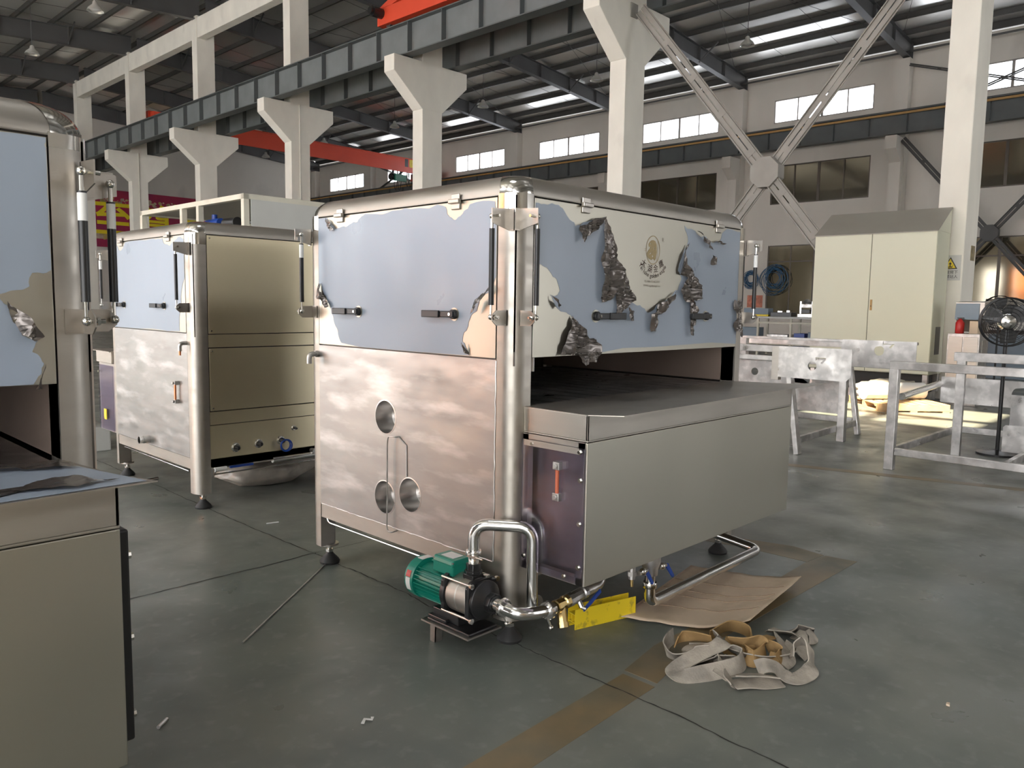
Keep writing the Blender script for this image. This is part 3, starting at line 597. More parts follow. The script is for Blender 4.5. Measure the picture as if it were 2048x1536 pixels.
def hopper(t, tip=1.96):
    h = MB()
    x0, x1, yb = -.01, 1.82, -.427
    h.box((x0, yb, .955), (x1, MY0, .962)).box((x0, yb, .962), (x1, yb+.01, 1.064)).box((x0, yb, .962), (x0+.01, MY0, 1.064)).box((x1-.01, yb, .962), (x1, MY0, 1.064))
    b = h.build('table_rim', STEELH, t, 0, .002)
    MB().box((x0, yb-.001, .358), (x1, yb+.012, .953)).build('front_panel', SMOOTH, t, 0, .003)
    MB().box((x0+.012, yb+.012, .362), (x1-.012, MY0+.3, .375)).box((x0+.05, yb+.012, .38), (x0+.056, MY0, .95)).box((x0, yb+.012, .358), (x0+.03, yb+.045, .95)).box((x0, MY0-.03, .358), (x0+.03, MY0, .95)).box((x0, yb+.012, .92), (x0+.03, MY0, .953)).box((x0, yb+.012, .358), (x0+.03, MY0, .39)).build('side_frame', STEEL, t, 0)
    MB().box((x1-.056, yb+.012, .38), (x1-.02, MY0, .95)).box((x1-.03, yb+.012, .358), (x1, MY0, .953)).build('end_frame', STEEL, t, 0)
    # infeed table top with an overhanging lip
    MB().prism([(x0,MY0+.02,1.064),(x0,yb,1.064),(.05,-.56,1.070),(tip,-.56,1.084),(min(1.84,tip-.03),yb+.03,1.075),(1.80,MY0+.02,1.066)], (0,0,.003)).build('table_top', STEELH, t, 0)
    # clear side cover with bolts and level gauge
    pc = MB().box((x0-.012, yb+.004, .365), (x0-.005, MY0-.004, .93)).build('clear_side_cover', POLY, t, 0, .001)
    MB().box((x0-.016, yb+.03, .905), (x0-.012, MY0-.02, .93)).build('cover_strip', STEEL, pc, 0)
    for y, z in ((-.40,.915),(-.14,.915),(-.405,.80),(-.405,.62),(-.405,.44),(-.33,.385),(-.10,.42)):
        MB().lathe([(.011,0),(.011,.003),(.007,.003),(.007,.009)], (x0-.012, y, z), (-1,0,0), 12).build('bolt', POLISH, pc)
    g = MB(); 
    for z in (.845, .715): g.box((x0-.035, -.31, z-.016), (x0-.012, -.275, z+.016)); g.lathe([(.012,0),(.012,.008)], (x0-.035, -.2925, z), (-1,0,0), 6)
    g = g.build('level_gauge', RAW, pc, 0, .002); MB().cyl((x0-.024,-.2925,.73),(x0-.024,-.2925,.83),.008).build('gauge_tube', mat('red gauge tube', (.5,.12,.06), .2), g)
    q = MB().box((x1+.002, yb+.03, .40), (x1+.03, MY0-.05, .94)).build('black_end_cover', BLACK, t, 0, .006)
    for z in (.87,.66,.46): MB().lathe([(.011,0),(.011,.008)], (x1+.03, yb+.05, z), (1,0,0), 8).build('bolt', POLISH, q)
    # opening: side cheeks and slat conveyor
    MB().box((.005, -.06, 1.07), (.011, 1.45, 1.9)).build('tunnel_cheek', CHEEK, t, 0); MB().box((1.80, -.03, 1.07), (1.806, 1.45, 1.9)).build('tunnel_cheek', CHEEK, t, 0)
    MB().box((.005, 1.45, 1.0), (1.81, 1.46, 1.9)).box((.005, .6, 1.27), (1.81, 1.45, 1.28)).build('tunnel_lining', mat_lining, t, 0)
    MB().box((1.80, -.065, 1.07), (1.83, -.03, 1.28)).build('opening_jamb', STEEL, t, 0)
    n = 15
    for i in range(n):
        a = .015+i*1.785/n; MB().box((a, -.055, 1.050), (a+1.785/n-.010, 1.4, 1.060)).box((a+.01, -.058, 1.050), (a+1.785/n-.03, -.052, 1.0665)).build('conveyor_slat', RAW, t, 0, .002)
    MB().box((.01,-.06,1.02),(1.8,1.42,1.045)).build('conveyor_bed', SEAM, t, 0)
    for x in (.12, .17): MB().cyl((x, .05, 1.2), (x, .05, 1.4), .012).build('spray_pipe', RAW, t)

# --- central machine
M1 = machine_body('large central stainless steel tunnel machine with torn film, logo and green pump at its corner', (0, 0, 0))
hopper(M1)
DL = lift_door(M1, FL_, .036, 1.425, ZB-.002, ZT-.004, [OUT['LF']], OUT['LFL'], (1.207, .294), ((1.045, 1), (.30, 1)), 3)
DR = lift_door(M1, FF, .036, 1.795, ZB+.004, ZT-.004, [OUT['RF']], OUT['RFL'], (.37, 1.54), ((.462, 1), (1.44, -1)), 9)
gas_strut(M1, FL_, -.012, -1); gas_strut(M1, FL_, 1.475, 1); gas_strut(M1, FF, -.03, -1); gas_strut(M1, FF, 1.85, 1)
gas_strut(M1, FRT, .0, -1)
gas_strut(M1, FRT, 1.45, 1)
# lower left panel with three dished sockets
hc = [(.823,.927),(.829,.514),(.624,.562)]
pn = MB().plate([(MX0-.0,.032,.372),(MX0-.0,1.43,.372),(MX0-.0,1.43,1.262),(MX0-.0,.032,1.262)], [circ((MX0,y,z), .084, (0,1,0), (0,0,1)) for y, z in hc], (.012,0,0)).build('lower_side_panel', SWIRL, M1, 0)
for y, z in hc:
    MB().lathe([(.088,-.002),(.088,.001),(.083,.0015),(.083,-.001),(.072,-.095),(.001,-.095)], (MX0,y,z), (-1,0,0), 36, False).build('dished_socket', DISH, pn, 40)
    MB().lathe([(.022,-.094),(.022,-.088),(.014,-.088),(.014,-.074)], (MX0,y,z), (-1,0,0), 6).lathe([(.007,-.074),(.007,-.06)], (MX0,y,z), (-1,0,0), 10).build('socket_nut', RAW, pn)
wb_ = MB(); rnd = random.Random(4)
wb_.tube([(MX0-.001, .04+1.38*i/60, .370+rnd.uniform(-.002,.002)) for i in range(61)], .003, 5); wb_.tube([(MX0-.001, .034+rnd.uniform(-.002,.002), .372+.885*i/40) for i in range(41)], .003, 5)
wb_.build('weld_bead', RAW, pn)
MB().tube(bend([(MX0+.01,.711,.84),(MX0-.028,.711,.842),(MX0-.028,.764,.838),(MX0-.028,.77,.80),(MX0-.028,.774,.37),(MX0-.028,.765,.356),(MX0-.028,.735,.354),(MX0+.01,.731,.36)], .012), .0035, 8).build('wire_handle', RAW, pn)
MB().tube([(MX0-.004,.711,.84),(MX0-.004,.65,.805),(MX0-.004,.648,.65)], .003, 6).build('wire_clip', RAW, pn)
MB().tube(bend([(MX0+.01,1.445,1.212),(MX0-.055,1.445,1.212),(MX0-.055,1.445,1.16)], .03), .014, 14).lathe([(.018,0),(.018,.02)], (MX0,1.445,1.212), (-1,0,0), 12).build('pipe_elbow', RAW, M1)
MB().tube(bend([(MX0+.02,1.40,.30),(MX0+.02,1.38,.262),(MX0+.02,.2,.262),(MX0+.02,.15,.30)], .03), .006, 8).build('hanger_rod', PIPE, M1)
# folding black handle on the cover
hd = MB(); hd.prism([(.46,.97,2.048),(.46,.93,2.048),(.46,.945,2.105),(.46,.955,2.105)],(.03,0,0)).prism([(.46,.71,2.048),(.46,.67,2.048),(.46,.685,2.105),(.46,.695,2.105)],(.03,0,0)).box((.46,.685,2.098),(.49,.955,2.108))
hd.build('lid_handle', BLACK, M1, 0, .002)
# printed logo and lettering on the right lift door
def fp(x, z, d=.0036): return FF.p(x, z, d)
LX, LZ = .9145, 1.784
rg = MB(); n = 48
o_ = [(LX+.062*cos(2*pi*k/n), LZ+.0725*sin(2*pi*k/n)) for k in range(n)]; i_ = [(LX+.0565*cos(2*pi*k/n), LZ+.067*sin(2*pi*k/n)) for k in range(n)]
rg.add([fp(*p, .0028) for p in o_+i_], [(k, (k+1) % n, (k+1) % n+n, k+n) for k in range(n)])
rg.prism([fp(.9535,1.832,.0028), fp(.9565,1.830,.0028), fp(.9525,1.728,.0028), fp(.9495,1.727,.0028)], (0,-.0002,0)); FF.bx(rg, .838, .853, 1.786, 1.788, .0025, .0028); FF.bx(rg, .838, .853, 1.777, 1.779, .0025, .0028)
lg = rg.build('emblem', RING, DR, 0)
eg = [(0.877,1.798),(0.872,1.811),(0.881,1.821),(0.897,1.832),(0.916,1.834),(0.933,1.829),(0.944,1.814),(0.9475,1.775),(0.942,1.752),(0.940,1.743),(0.931,1.732),(0.914,1.741),(0.902,1.734),(0.882,1.739),(0.868,1.748),(0.862,1.766),(0.872,1.78),(0.887,1.792),(0.889,1.799)]
hl = [[(.888,1.817),(.895,1.817),(.895,1.811),(.888,1.812)],[(.907,1.757),(.916,1.757),(.916,1.749),(.907,1.749)],[(.884,1.764),(.900,1.772),(.898,1.767),(.886,1.760)],[(.922,1.800),(.927,1.800),(.929,1.786),(.925,1.786)]]
MB().plate([fp(x,z,.0029) for x, z in eg], [[fp(x,z,.0029) for x, z in h] for h in hl], (0,-.0004,0)).build('emblem', GOLD, DR, 0)
tx = MB()
def put(s_, size, x, z, ang=0, squash=1):
    e = Vector((cos(ang), 0, sin(ang))); g = Vector((-sin(ang), 0, cos(ang))); q = text_mb(s_, size, fp(x, z, .0029), e, g, .0003, 'CENTER', squash); tx.add(q.v, q.f)
for s_, x, z, a in (('太',.831,1.700,-.45),('湖',.889,1.676,-.12),('金',.944,1.678,.12),('鹰',.997,1.705,.45)): put(s_, .043, x, z, a)
st_ = 'Tai lake golden eagle'; R_, ccx, ccz = .150, .917, 1.795
wds = {'i':.5,'l':.5,' ':.55,'T':1.05}; tot = sum(wds.get(c,1) for c in st_); acc = 0; span = 1.86
for c in st_:
    wd = wds.get(c,1); a = -span/2 + span*(acc+wd/2)/tot; acc += wd
    if c != ' ': put(c, .031, ccx+R_*sin(a), ccz-R_*cos(a), a)
tx.build('lettering', INK, DR, 0); tx = MB()
put('R', .030, 1.001, 1.830); put('TEL.0086-512-66220000', .0145, .914, 1.6225, 0, .95); put('WWW.sugoldeneagle.com', .0145, .914, 1.601, 0, .95); tx.build('lettering', INKG, DR, 0)
# underside plumbing of the hopper
dr = MB().lathe([(.046,.06),(.046,.02),(.036,-.01),(.034,-.04)], (.55,-.37,.305), (0,0,1), 20).build('drain_socket', RAW, M1)
MB().lathe([(.024,.07),(.024,0)], (.55,-.37,.20), (0,0,1), 18).lathe([(.032,.035),(.034,.03),(.034,.012),(.032,.008)], (.55,-.37,.195), (0,0,1), 20).build('clamp', POLISH, dr)
MB().tube(bend([(.55,-.37,.23),(.55,-.37,.128),(1.62,-.37,.150),(1.62,-.02,.19),(1.62,.2,.19)], .055, 8), .0255, 20).build('return_pipe', PIPE, M1)
for x, z in ((.60,.30),(.445,.31)): MB().cyl((x-.03,-.40,z),(x+.03,-.40,z),.010).ball((x,-.40,z),.017,8).build('ball_valve', POLISH, dr)
MB().prism([(.625,-.405,.31),(.645,-.405,.305),(.70,-.405,.235),(.69,-.405,.225),(.635,-.405,.285)],(0,.008,0)).build('valve_lever', BLUE, dr, 0)
MB().prism([(.465,-.405,.315),(.482,-.405,.31),(.53,-.405,.24),(.52,-.405,.232),(.47,-.405,.295)],(0,.008,0)).build('valve_lever', BLUE, dr, 0)
MB().cyl((.39,-.38,.36),(.39,-.38,.285),.016,n=10).lathe([(.021,0),(.021,.02)],(.39,-.38,.30),n=6).cyl((.39,-.38,.30),(.45,-.38,.30),.009).build('sample_tap', RAW, M1); MB().cyl((.39,-.38,.285),(.39,-.38,.25),.007).build('tap_nozzle', BRASS, M1)

# --- left foreground machine
M3 = machine_body('stainless machine cropped by the left frame edge, its table filling the lower left', (-3.6, 0, 0), 1.912)
hopper(M3, 1.86)
D3 = lift_door(M3, FF, .036, 1.795, ZB+.004, 1.908, [OUT['M3F'], OUT['M3G']], OUT['M3L'], (.37,), (), 31, .006)
gas_strut(M3, FF, 1.85, 1, 1.822, 1.44); gas_strut(M3, FRT, .035, 1, 1.822, 1.44)
MB().plate([(MX0,.032,.372),(MX0,1.43,.372),(MX0,1.43,1.262),(MX0,.032,1.262)], [], (.012,0,0)).build('lower_side_panel', SWIRL, M3, 0)
MB().box((MX1-.012,.032,.372),(MX1,1.43,1.262)).build('lower_side_panel', SWIRL, M3, 0)
lift_door(M3, FRT, .036, 1.425, ZB-.002, 1.908, [[(.05,1.28),(1.4,1.28),(1.4,1.9),(.05,1.9)]], (), (1.207,.294), ((.3,1),))
tape = MB()
for i, (x0, x1, y) in enumerate(((.9,1.86,-.50),(1.15,1.80,-.30))): tape.box((x0, y-.035, 1.084-.012*i), (x1, y+.035, 1.0845-.012*i))
MB().prism([(.3,-.545,1.0755),(1.84,-.545,1.0875),(1.78,-.12,1.0725),(.3,-.12,1.0725)],(0,0,.0006)).build('protective_film', FILM, M3, 0)
MB().prism([(.3,-.50,1.0762),(1.55,-.50,1.0865),(1.70,-.42,1.0855),(.3,-.42,1.0762)],(0,0,.0012)).build('dark_film_strip', FLAP, M3, 0)
def scrap(pts, z, seed, par): 
    o = crumple([Vector((x, y, z)) for x, y in jag(pts, 1, .2, seed)], (0,0,1), .03, seed, 3, .0).build('torn_film_flap', FLAP, par, 25)
scrap([(1.58,-.47),(1.70,-.53),(1.80,-.50),(1.74,-.43),(1.66,-.39)], 1.088, 5, M3); scrap([(1.60,-.15),(1.70,-.12),(1.78,-.20),(1.79,-.26),(1.74,-.24),(1.68,-.20)], 1.078, 8, M3)

# --- rear machine, turned half round so its control side faces the camera
M2 = machine_body('rear stainless machine with side panels coloured by reflected light, blue filmed hatch and control knobs', (0, 3.117, 0))
D2 = lift_door(M2, FL_, .036, 1.425, ZB-.002, ZT-.004, [OUT['M2F']], [], (1.207, .294), ((1.18, 1), (.39, 1)), 41, .008)
gas_strut(M2, FL_, -.0, -1); gas_strut(M2, FL_, 1.475, 1)
for z0, z1, nm_ in ((1.262, ZT-.004, 'upper_side_panel'), (.71, 1.158, 'middle_side_panel')):
    p_ = FF.bx(MB(), .036, 1.795, z0, z1, -.01, .0015).build(nm_, WARMREFL, M2, 0, .0015)
    for a, z in ((.055, z0+.02), (.055, z1-.02), (1.77, z0+.02), (1.77, z1-.02)): MB().lathe([(.007,0),(.006,.003)], FF.p(a, z, .0015), FF.n, 8).build('screw', POLISH, p_)
FF.bx(FF.bx(MB(), .032, 1.80, 1.165, 1.256, -.02, -.001), .032, 1.80, .61, .703, -.02, -.001).build('cross_rail', WARMREFL, M2, 0)
FF.bx(MB(), .032, 1.80, .30, .604, -.02, -.004).build('control_panel', WARMREFL, M2, 0)
FF.bx(MB(), .032, 1.80, .32, 1.95, -.03, -.02).build('rail_shadow_gap', SEAM, M2, 0)
for a, z in ((.219,.428),(.399,.436),(.582,.44),(.694,.525)):
    r = .034 if z < .5 else .02
    k_ = MB().lathe([(r,0),(r,.006),(r*.8,.01),(r*.8,.022),(r*.45,.022)], FF.p(a, z, -.004), FF.n, 24).build('control_knob', POLISH, M2); MB().lathe([(r*.5,.022),(r*.45,.05),(r*.25,.055)], FF.p(a, z, -.004), FF.n, 8).build('knob_grip', BLACKM, k_)
MB().tube([FF.p(.03,.30,.045), FF.p(.03,.26,.045), FF.p(1.75,.26,.045), FF.p(1.75,.33,.045)], .006, 8).build('hanger_rod', PIPE, M2)
MB().cyl(FF.p(.5,.30,.02), FF.p(1.3,.30,.02), .022).build('manifold_pipe', PIPE, M2)
MB().cyl(FF.p(.05,.285,.01), FF.p(.14,.285,.01), .017).build('short_pipe', WHITE, M2); MB().box((.16, MY0-.03, .285), (.34, MY0-.015, .30)).build('valve_lever', BLUE, M2, 0)
MB().cyl(FF.p(.85,.33,0), FF.p(.85,.33,.05), .02).cyl(FF.p(.90,.29,0), FF.p(.90,.29,.05), .014).build('pipe_fitting', RAW, M2)
MB().plate([(MX0,.032,.372),(MX0,1.43,.372),(MX0,1.43,1.262),(MX0,.032,1.262)], [], (.012,0,0)).build('lower_side_panel', SWIRL, M2, 0)
nip = MB().lathe([(.030,0),(.030,.05),(.027,.05),(.027,.075),(.030,.08),(.024,.08),(.024,.01)], (MX0,.760,.414), (-1,0,0), 24, False).build('outlet_nipple', PIPE, M2)
MB().lathe([(.024,.0),(.001,.01)], (MX0,.760,.414), (-1,0,0), 16).build('outlet_bore', SEAM, nip)
g = MB()
for z in (.90,.765): g.box((MX0-.03, .185, z-.014), (MX0, .215, z+.014)); g.cyl((MX0-.03,.2,z),(MX0-.045,.2,z),.010,n=8)
g = g.build('level_gauge', RAW, M2, 0, .002); MB().cyl((MX0-.022,.2,.77),(MX0-.022,.2,.89),.008).build('gauge_tube', CUP, g)
MB().tube(bend([(MX0+.01,.035,1.195),(MX0-.05,.035,1.195),(MX0-.05,.035,1.14)], .03), .014, 14).build('pipe_elbow', RAW, M2)
MB().cyl((MX0-.05,.035,1.14),(MX0-.05,.035,1.11),.008).build('drain_tip', CUP, M2)
MB().tube([(MX0+.02,1.35,.27),(MX0+.02,.1,.262)], .005, 8).build('hanger_rod', PIPE, M2)
# its hopper on the far side
MB().box((MX0+.02, MY1, .36), (1.82, MY1+.36, .95)).build('far_hopper', STEEL, M2, 0, .003)
MB().box((MX0-.02, MY1-.01, 1.05), (1.9, MY1+.48, 1.055)).box((MX0+.0, MY1, .955), (1.82, MY1+.36, 1.05)).build('far_table', STEELH, M2, 0)
pc = MB().box((MX0+.008, MY1+.01, .37), (MX0+.014, MY1+.355, .93)).build('clear_side_cover', POLY, M2, 0)
MB().box((MX0+.003, MY1+.17, .46), (MX0+.007, MY1+.23, .55)).build('yellow_sticker', YEL, pc, 0)
for z in (.87,.65,.45): MB().lathe([(.011,0),(.011,.008)], (MX0+.008, MY1+.33, z), (-1,0,0), 8).build('bolt', POLISH, pc)
tag(MB().tube([(.60+(.042+.004*sin(.37*a))*cos(a), MY0+3.117-.05+.012*cos(.5*a), .405+(.042+.004*sin(.37*a))*sin(a)) for a in [2*pi*6*i/220 for i in range(221)]], .0035, 6).build('cable_coil', BLUE), 'small blue cable coil hung on the knobs of the rear machine', 'cable')

# ------------------------------------------------------------------ green and black water pump
PX, PZ = -.187, .243
P = thing('water_pump', 'green and black electric water pump with steel pipework at the central machine corner', 'pump', (PX, .15, 0))
def py(mb, prof, y, z=PZ, n=32): return mb.lathe(prof, (0, y-.15, z), (0,-1,0), n)
mo = MB()                                                     # finned motor, from y=.345 to .16
py(mo, [(.072,0),(.072,.19)], .345)
for i in range(30):
    a = 2*pi*i/30
    if 55 < math.degrees(a) % 360 < 125: continue
    e = Vector((cos(a), 0, sin(a))); s_ = Vector((-sin(a), 0, cos(a))); o = Vector((0,.195,PZ))
    mo.prism([o+e*.070-s_*.0022, o+e*.070+s_*.0022, o+e*.088+s_*.0014, o+e*.088-s_*.0014], (0,-.185,0))
mo = mo.build('motor', GREEN, P, 30)
fc = py(MB(), [(.001,-.002),(.06,0),(.082,.006),(.092,.02),(.093,.075),(.089,.075)], .425).build('fan_cover', GREEN, P, 30)
def wrap(y0, y1, a0, a1, r): return MB().add([((r+e)*cos(radians(a0+(a1-a0)*k/8)), y, PZ+(r+e)*sin(radians(a0+(a1-a0)*k/8))) for e in (0,.0006) for y in (y0,y1) for k in range(9)], [(k,k+1,k+10,k+9) for k in range(8)]+[(18+k,27+k,28+k,19+k) for k in range(8)]+[(0,9,27,18),(8,26,35,17)]+[(k,18+k,19+k,k+1) for k in range(8)]+[(9+k,10+k,28+k,27+k) for k in range(8)])
wrap(.215,.245,150,168,.0935).build('red_label', REDP, fc, 0); wrap(.215,.245,170,208,.0935).build('white_label', WHITE, fc, 0)
MB().box((-.03,.2,PZ+.091),(.03,.235,PZ+.0935)).build('white_label', WHITE, fc, 0)
tb = MB().prism([(-.055,.10,PZ+.072),(.055,.10,PZ+.072),(.055,.10,PZ+.125),(.048,.10,PZ+.145),(-.048,.10,PZ+.145),(-.055,.10,PZ+.125)],(0,-.135,0)).build('terminal_box', GREEN, P, 0, .008)
MB().box((-.058,-.036,PZ+.118),(.058,.102,PZ+.122)).build('lid_joint', GREEN, tb, 0); MB().box((-.03,-.01,PZ+.1455),(.03,.07,PZ+.147)).build('white_label', WHITE, tb, 0)
MB().cyl((0,.10,PZ+.10),(0,.13,PZ+.10),.014).build('cable_gland', BLACK, tb)
for x, y in ((-.05,.095),(.05,.095),(-.05,-.03),(.05,-.03)): MB().cyl((x,y,PZ+.13),(x,y,PZ+.138),.005).build('screw', POLISH, tb)
bd = py(py(MB(), [(.05,0),(.095,.005),(.095,.03),(.075,.035)], .165), [(.085,0),(.085,.022),(.06,.04),(.035,.055),(.035,.085)], -.015)
sq = lambda y0, y1, h: MB().prism([(x*h, y0-.15, PZ+z*h) for x, z in ((-1,-.72),(-.72,-1),(.72,-1),(1,-.72),(1,.72),(.72,1),(-.72,1),(-1,.72))], (0, y1-y0, 0))
for q in (sq(.155,.135,.088), sq(-.0,-.022,.088)): bd.add(q.v, q.f)
bd.box((-.033,-.14,PZ+.07),(.033,-.075,PZ+.10)); bd.cyl((0,-.108,PZ+.06),(0,-.108,PZ+.145),.033,n=8).cyl((0,-.108,PZ+.1),(0,-.108,PZ+.115),.04,n=8)
py(bd, [(.044,0),(.044,.03)], -.065, n=8)
bd.build('pump_casing', BLACKM, P, 30, .003)
py(MB(), [(.084,0),(.087,.003),(.087,.060),(.083,.064),(.083,.067),(.087,.070),(.087,.125),(.084,.128)], .13).build('stage_sleeve', STEELH, P, 30)
for x, z in ((-.075,.075),(.075,.075),(-.075,-.075),(.075,-.075)): MB().cyl((x,.01,PZ+z),(x,-.18,PZ+z),.006).lathe([(.012,0),(.012,.012)],(x,-.172,PZ+z),(0,-1,0),10).build('tie_bolt', PIPE, P)
MB().lathe([(.012,0),(.012,.012)],(.03,-.155,PZ+.085),(0,0,1),8).build('vent_plug', POLISH, P); MB().lathe([(.010,0),(.010,.014)],(-.05,-.17,PZ-.055),(0,-1,0),8).build('drain_plug', POLISH, P)
MB().box((-.085,-.175,.098),(.085,.10,.110)).box((-.06,-.08,.11),(.06,.09,.155)).box((-.08,-.02,.108),(.08,.10,.125)).build('foot_casting', BLACKM, P, 0, .004)
MB().box((-.10,-.185,.090),(.10,.125,.098)).build('mounting_plate', STEEL, P, 0)
MB().box((-.075,.055,.0),(-.035,.059,.09)).box((-.075,.055,.0),(-.071,.09,.09)).build('mounting_leg', STEEL, P, 0)
def L_(x, y, z): return (x-PX, y-.15, z)                       # machine coordinates -> pump local
col = MB().lathe([(.024,0),(.024,.04),(.022,.045)], L_(PX,.042,.375), (0,0,1), 20).build('outlet_collar', POLISH, P)
cl = MB().lathe([(.033,.0),(.035,.004),(.035,.016),(.033,.02)], L_(PX,.042,.425), (0,0,1), 24).build('pipe_clamp', PIPE, P); MB().box(L_(PX-.05,.03,.43),L_(PX-.035,-.02,.44)).cyl(L_(PX-.045,.0,.435),L_(PX-.045,-.06,.435),.004).build('clamp_screw', POLISH, cl)
MB().tube(bend([L_(PX,.042,.41),L_(PX,.042,.56),L_(-.035,-.165,.56),L_(-.035,-.165,.17)], .07, 9), .0255, 22).build('riser_pipe', PIPE, P)
MB().lathe([(.045,0),(.045,.02)], L_(.01,-.13,.20), (0,-1,0), 20).build('check_valve_body', RAW, P)
MB().tube(bend([L_(PX,-.10,PZ),L_(PX,-.235,.235),L_(-.05,-.245,.215),L_(.02,-.235,.207)], .07, 9), .027, 22).build('suction_elbow', PIPE, P)
for o, ax in ((L_(PX,-.135,PZ),(0,-1,-.1)),(L_(-.03,-.243,.212),(1,.05,-.05))):
    c = MB().lathe([(.037,0),(.04,.004),(.04,.018),(.037,.022)], o, ax, 24).build('pipe_clamp', PIPE, P); MB().cyl((o[0],o[1]-.01,o[2]-.03),(o[0]+.01,o[1]-.02,o[2]-.07),.005).ball((o[0]+.01,o[1]-.02,o[2]-.07),.011,6).build('clamp_screw', POLISH, c)
a0, a1 = Vector(L_(.03,-.233,.206)), Vector(L_(.40,-.20,.215)); dv = (a1-a0).normalized()
MB().lathe([(.026,0),(.030,.005),(.030,.03),(.024,.035),(.024,.06),(.030,.065),(.030,.09),(.026,.095)], a0+dv*.01, dv, 8).cyl(a0+dv*.05, a0+dv*.05+Vector((-.015,-.03,-.075)), .021, n=8).cyl(a0+dv*.05+Vector((-.014,-.028,-.068)), a0+dv*.05+Vector((-.018,-.036,-.088)), .025, n=8).build('brass_strainer', BRASS, P, 30)
bv = MB().lathe([(.028,.10),(.031,.105),(.031,.13),(.024,.135),(.028,.15),(.028,.20),(.022,.21),(.029,.215),(.029,.24)], a0, dv, 10).build('ball_valve', RAW, P, 30)
MB().cyl(a0+dv*.175, a0+dv*.175+Vector((0,-.03,-.045)), .012, n=10).cyl(a0+dv*.175+Vector((0,-.03,-.045)), a0+dv*.175+Vector((.01,-.045,-.05)), .009, n=8).build('valve_stem', POLISH, bv)
b_ = a0+dv*.175+Vector((0,-.04,-.055)); MB().bar(b_, b_+Vector((.045,.0,.02)), .006, .016).bar(b_+Vector((.045,0,.02)), b_+Vector((.12,.0,.06)), .006, .018).build('valve_lever', BLUE, bv, 0)
MB().tube(bend([tuple(a0+dv*.24), tuple(a1), L_(.42,-.19,.30), L_(.42,-.19,.36)], .05, 8), .0245, 18).build('hopper_pipe', RAW, P)
STRAPS = [('g',[(0.516,-0.732,0.11,1.1),(0.502,-0.783,0.11,0.6),(0.458,-0.784,0.1,0.3),(0.407,-0.752,0.08,0.3),(0.331,-0.724,0.06,0.3),(0.27,-0.706,0.04,0.2),(0.235,-0.71,0.03,0),(0.236,-0.759,0.03,-0.5),(0.305,-0.814,0.04,-0.9),(0.395,-0.858,0.045,-1),(0.473,-0.881,0.05,-1.2),(0.528,-0.86,0.06,-1.2),(0.527,-0.814,0.08,-0.7),(0.51,-0.792,0.09,-0.3)]),('g',[(0.468,-0.558,0.07,1.4),(0.388,-0.577,0.07,1.4),(0.354,-0.593,0.05,1.2),(0.343,-0.64,0.04,0.8),(0.37,-0.674,0.06,0.4),(0.412,-0.686,0.08,0.3),(0.458,-0.734,0.09,0.3)]),('g',[(0.371,-0.738,0.035,0.6),(0.441,-0.765,0.05,0.4),(0.465,-0.8,0.06,0.4),(0.488,-0.831,0.04,0.9),(0.423,-0.807,0.03,0.2)]),('o',[(0.377,-0.629,0.09,1.2),(0.42,-0.628,0.1,1.1),(0.447,-0.676,0.11,0.9),(0.471,-0.745,0.11,0.8)]),('o',[(0.552,-0.787,0.09,0.9),(0.566,-0.841,0.1,0.9),(0.62,-0.874,0.1,1.1),(0.636,-0.9,0.08,1.4),(0.601,-0.912,0.06,1.3),(0.548,-0.901,0.05,1.2),(0.547,-0.866,0.05,1.0)]),('o',[(0.631,-0.87,0.06,1.3),(0.58,-0.848,0.06,1.3),(0.567,-0.885,0.05,1.3)]),('o',[(0.664,-0.895,0.07,1.2),(0.665,-0.936,0.08,1.0),(0.658,-0.967,0.06,1.3),(0.613,-0.975,0.045,1.2),(0.613,-0.934,0.04,1.0)]),('o',[(0.746,-0.818,0.05,0.4),(0.763,-0.846,0.06,0.2),(0.798,-0.86,0.06,0.2)]),('g',[(0.946,-0.783,0.03,0.2),(0.955,-0.843,0.03,0.3),(1.013,-0.879,0.04,0.8),(1.015,-0.934,0.05,0.7),(1.01,-0.958,0.04,1.0),(0.947,-0.958,0.04,0.6),(0.969,-0.887,0.03,0.4)]),('g',[(0.842,-0.87,0.05,0.8),(0.766,-0.931,0.05,0.5),(0.687,-0.987,0.04,0.5),(0.627,-0.986,0.03,0.4)]),('g',[(0.673,-1.004,0.05,1.0),(0.706,-0.998,0.09,1.0),(0.742,-1.022,0.11,0.9),(0.71,-1.064,0.11,0.9),(0.669,-1.09,0.08,1.0),(0.64,-1.107,0.05,0.6),(0.596,-1.102,0.035,0.3),(0.541,-1.083,0.03,0.2),(0.523,-1.047,0.04,0.3),(0.501,-1.016,0.07,0.4),(0.47,-0.991,0.08,0.5),(0.456,-0.96,0.06,0.9)]),('g',[(0.486,-1.049,0.02,0.2),(0.428,-1.015,0.025,0.2),(0.37,-0.966,0.03,0.1),(0.313,-0.933,0.03,0)]),('g',[(0.342,-0.917,0.05,0.5),(0.377,-0.949,0.055,0.3),(0.413,-0.999,0.06,0.3),(0.463,-1.041,0.05,0.3)]),('g',[(0.341,-0.9,0.05,1.0),(0.306,-0.917,0.04,0.9),(0.3,-0.943,0.03,0.6)])]
# ------------------------------------------------------------------ things around the machines
def smooth_path(P, n=8):
    out = []
    for i in range(len(P)-1):
        p0, p1, p2, p3 = [Vector(P[max(0, min(len(P)-1, j))]) for j in (i-1, i, i+1, i+2)]
        for k in range(n):
            t = k/n; out.append(.5*((2*p1) + (p2-p0)*t + (2*p0-5*p1+4*p2-p3)*t*t + (3*p1-p0-3*p2+p3)*t**3))
    out.append(Vector(P[-1])); return out
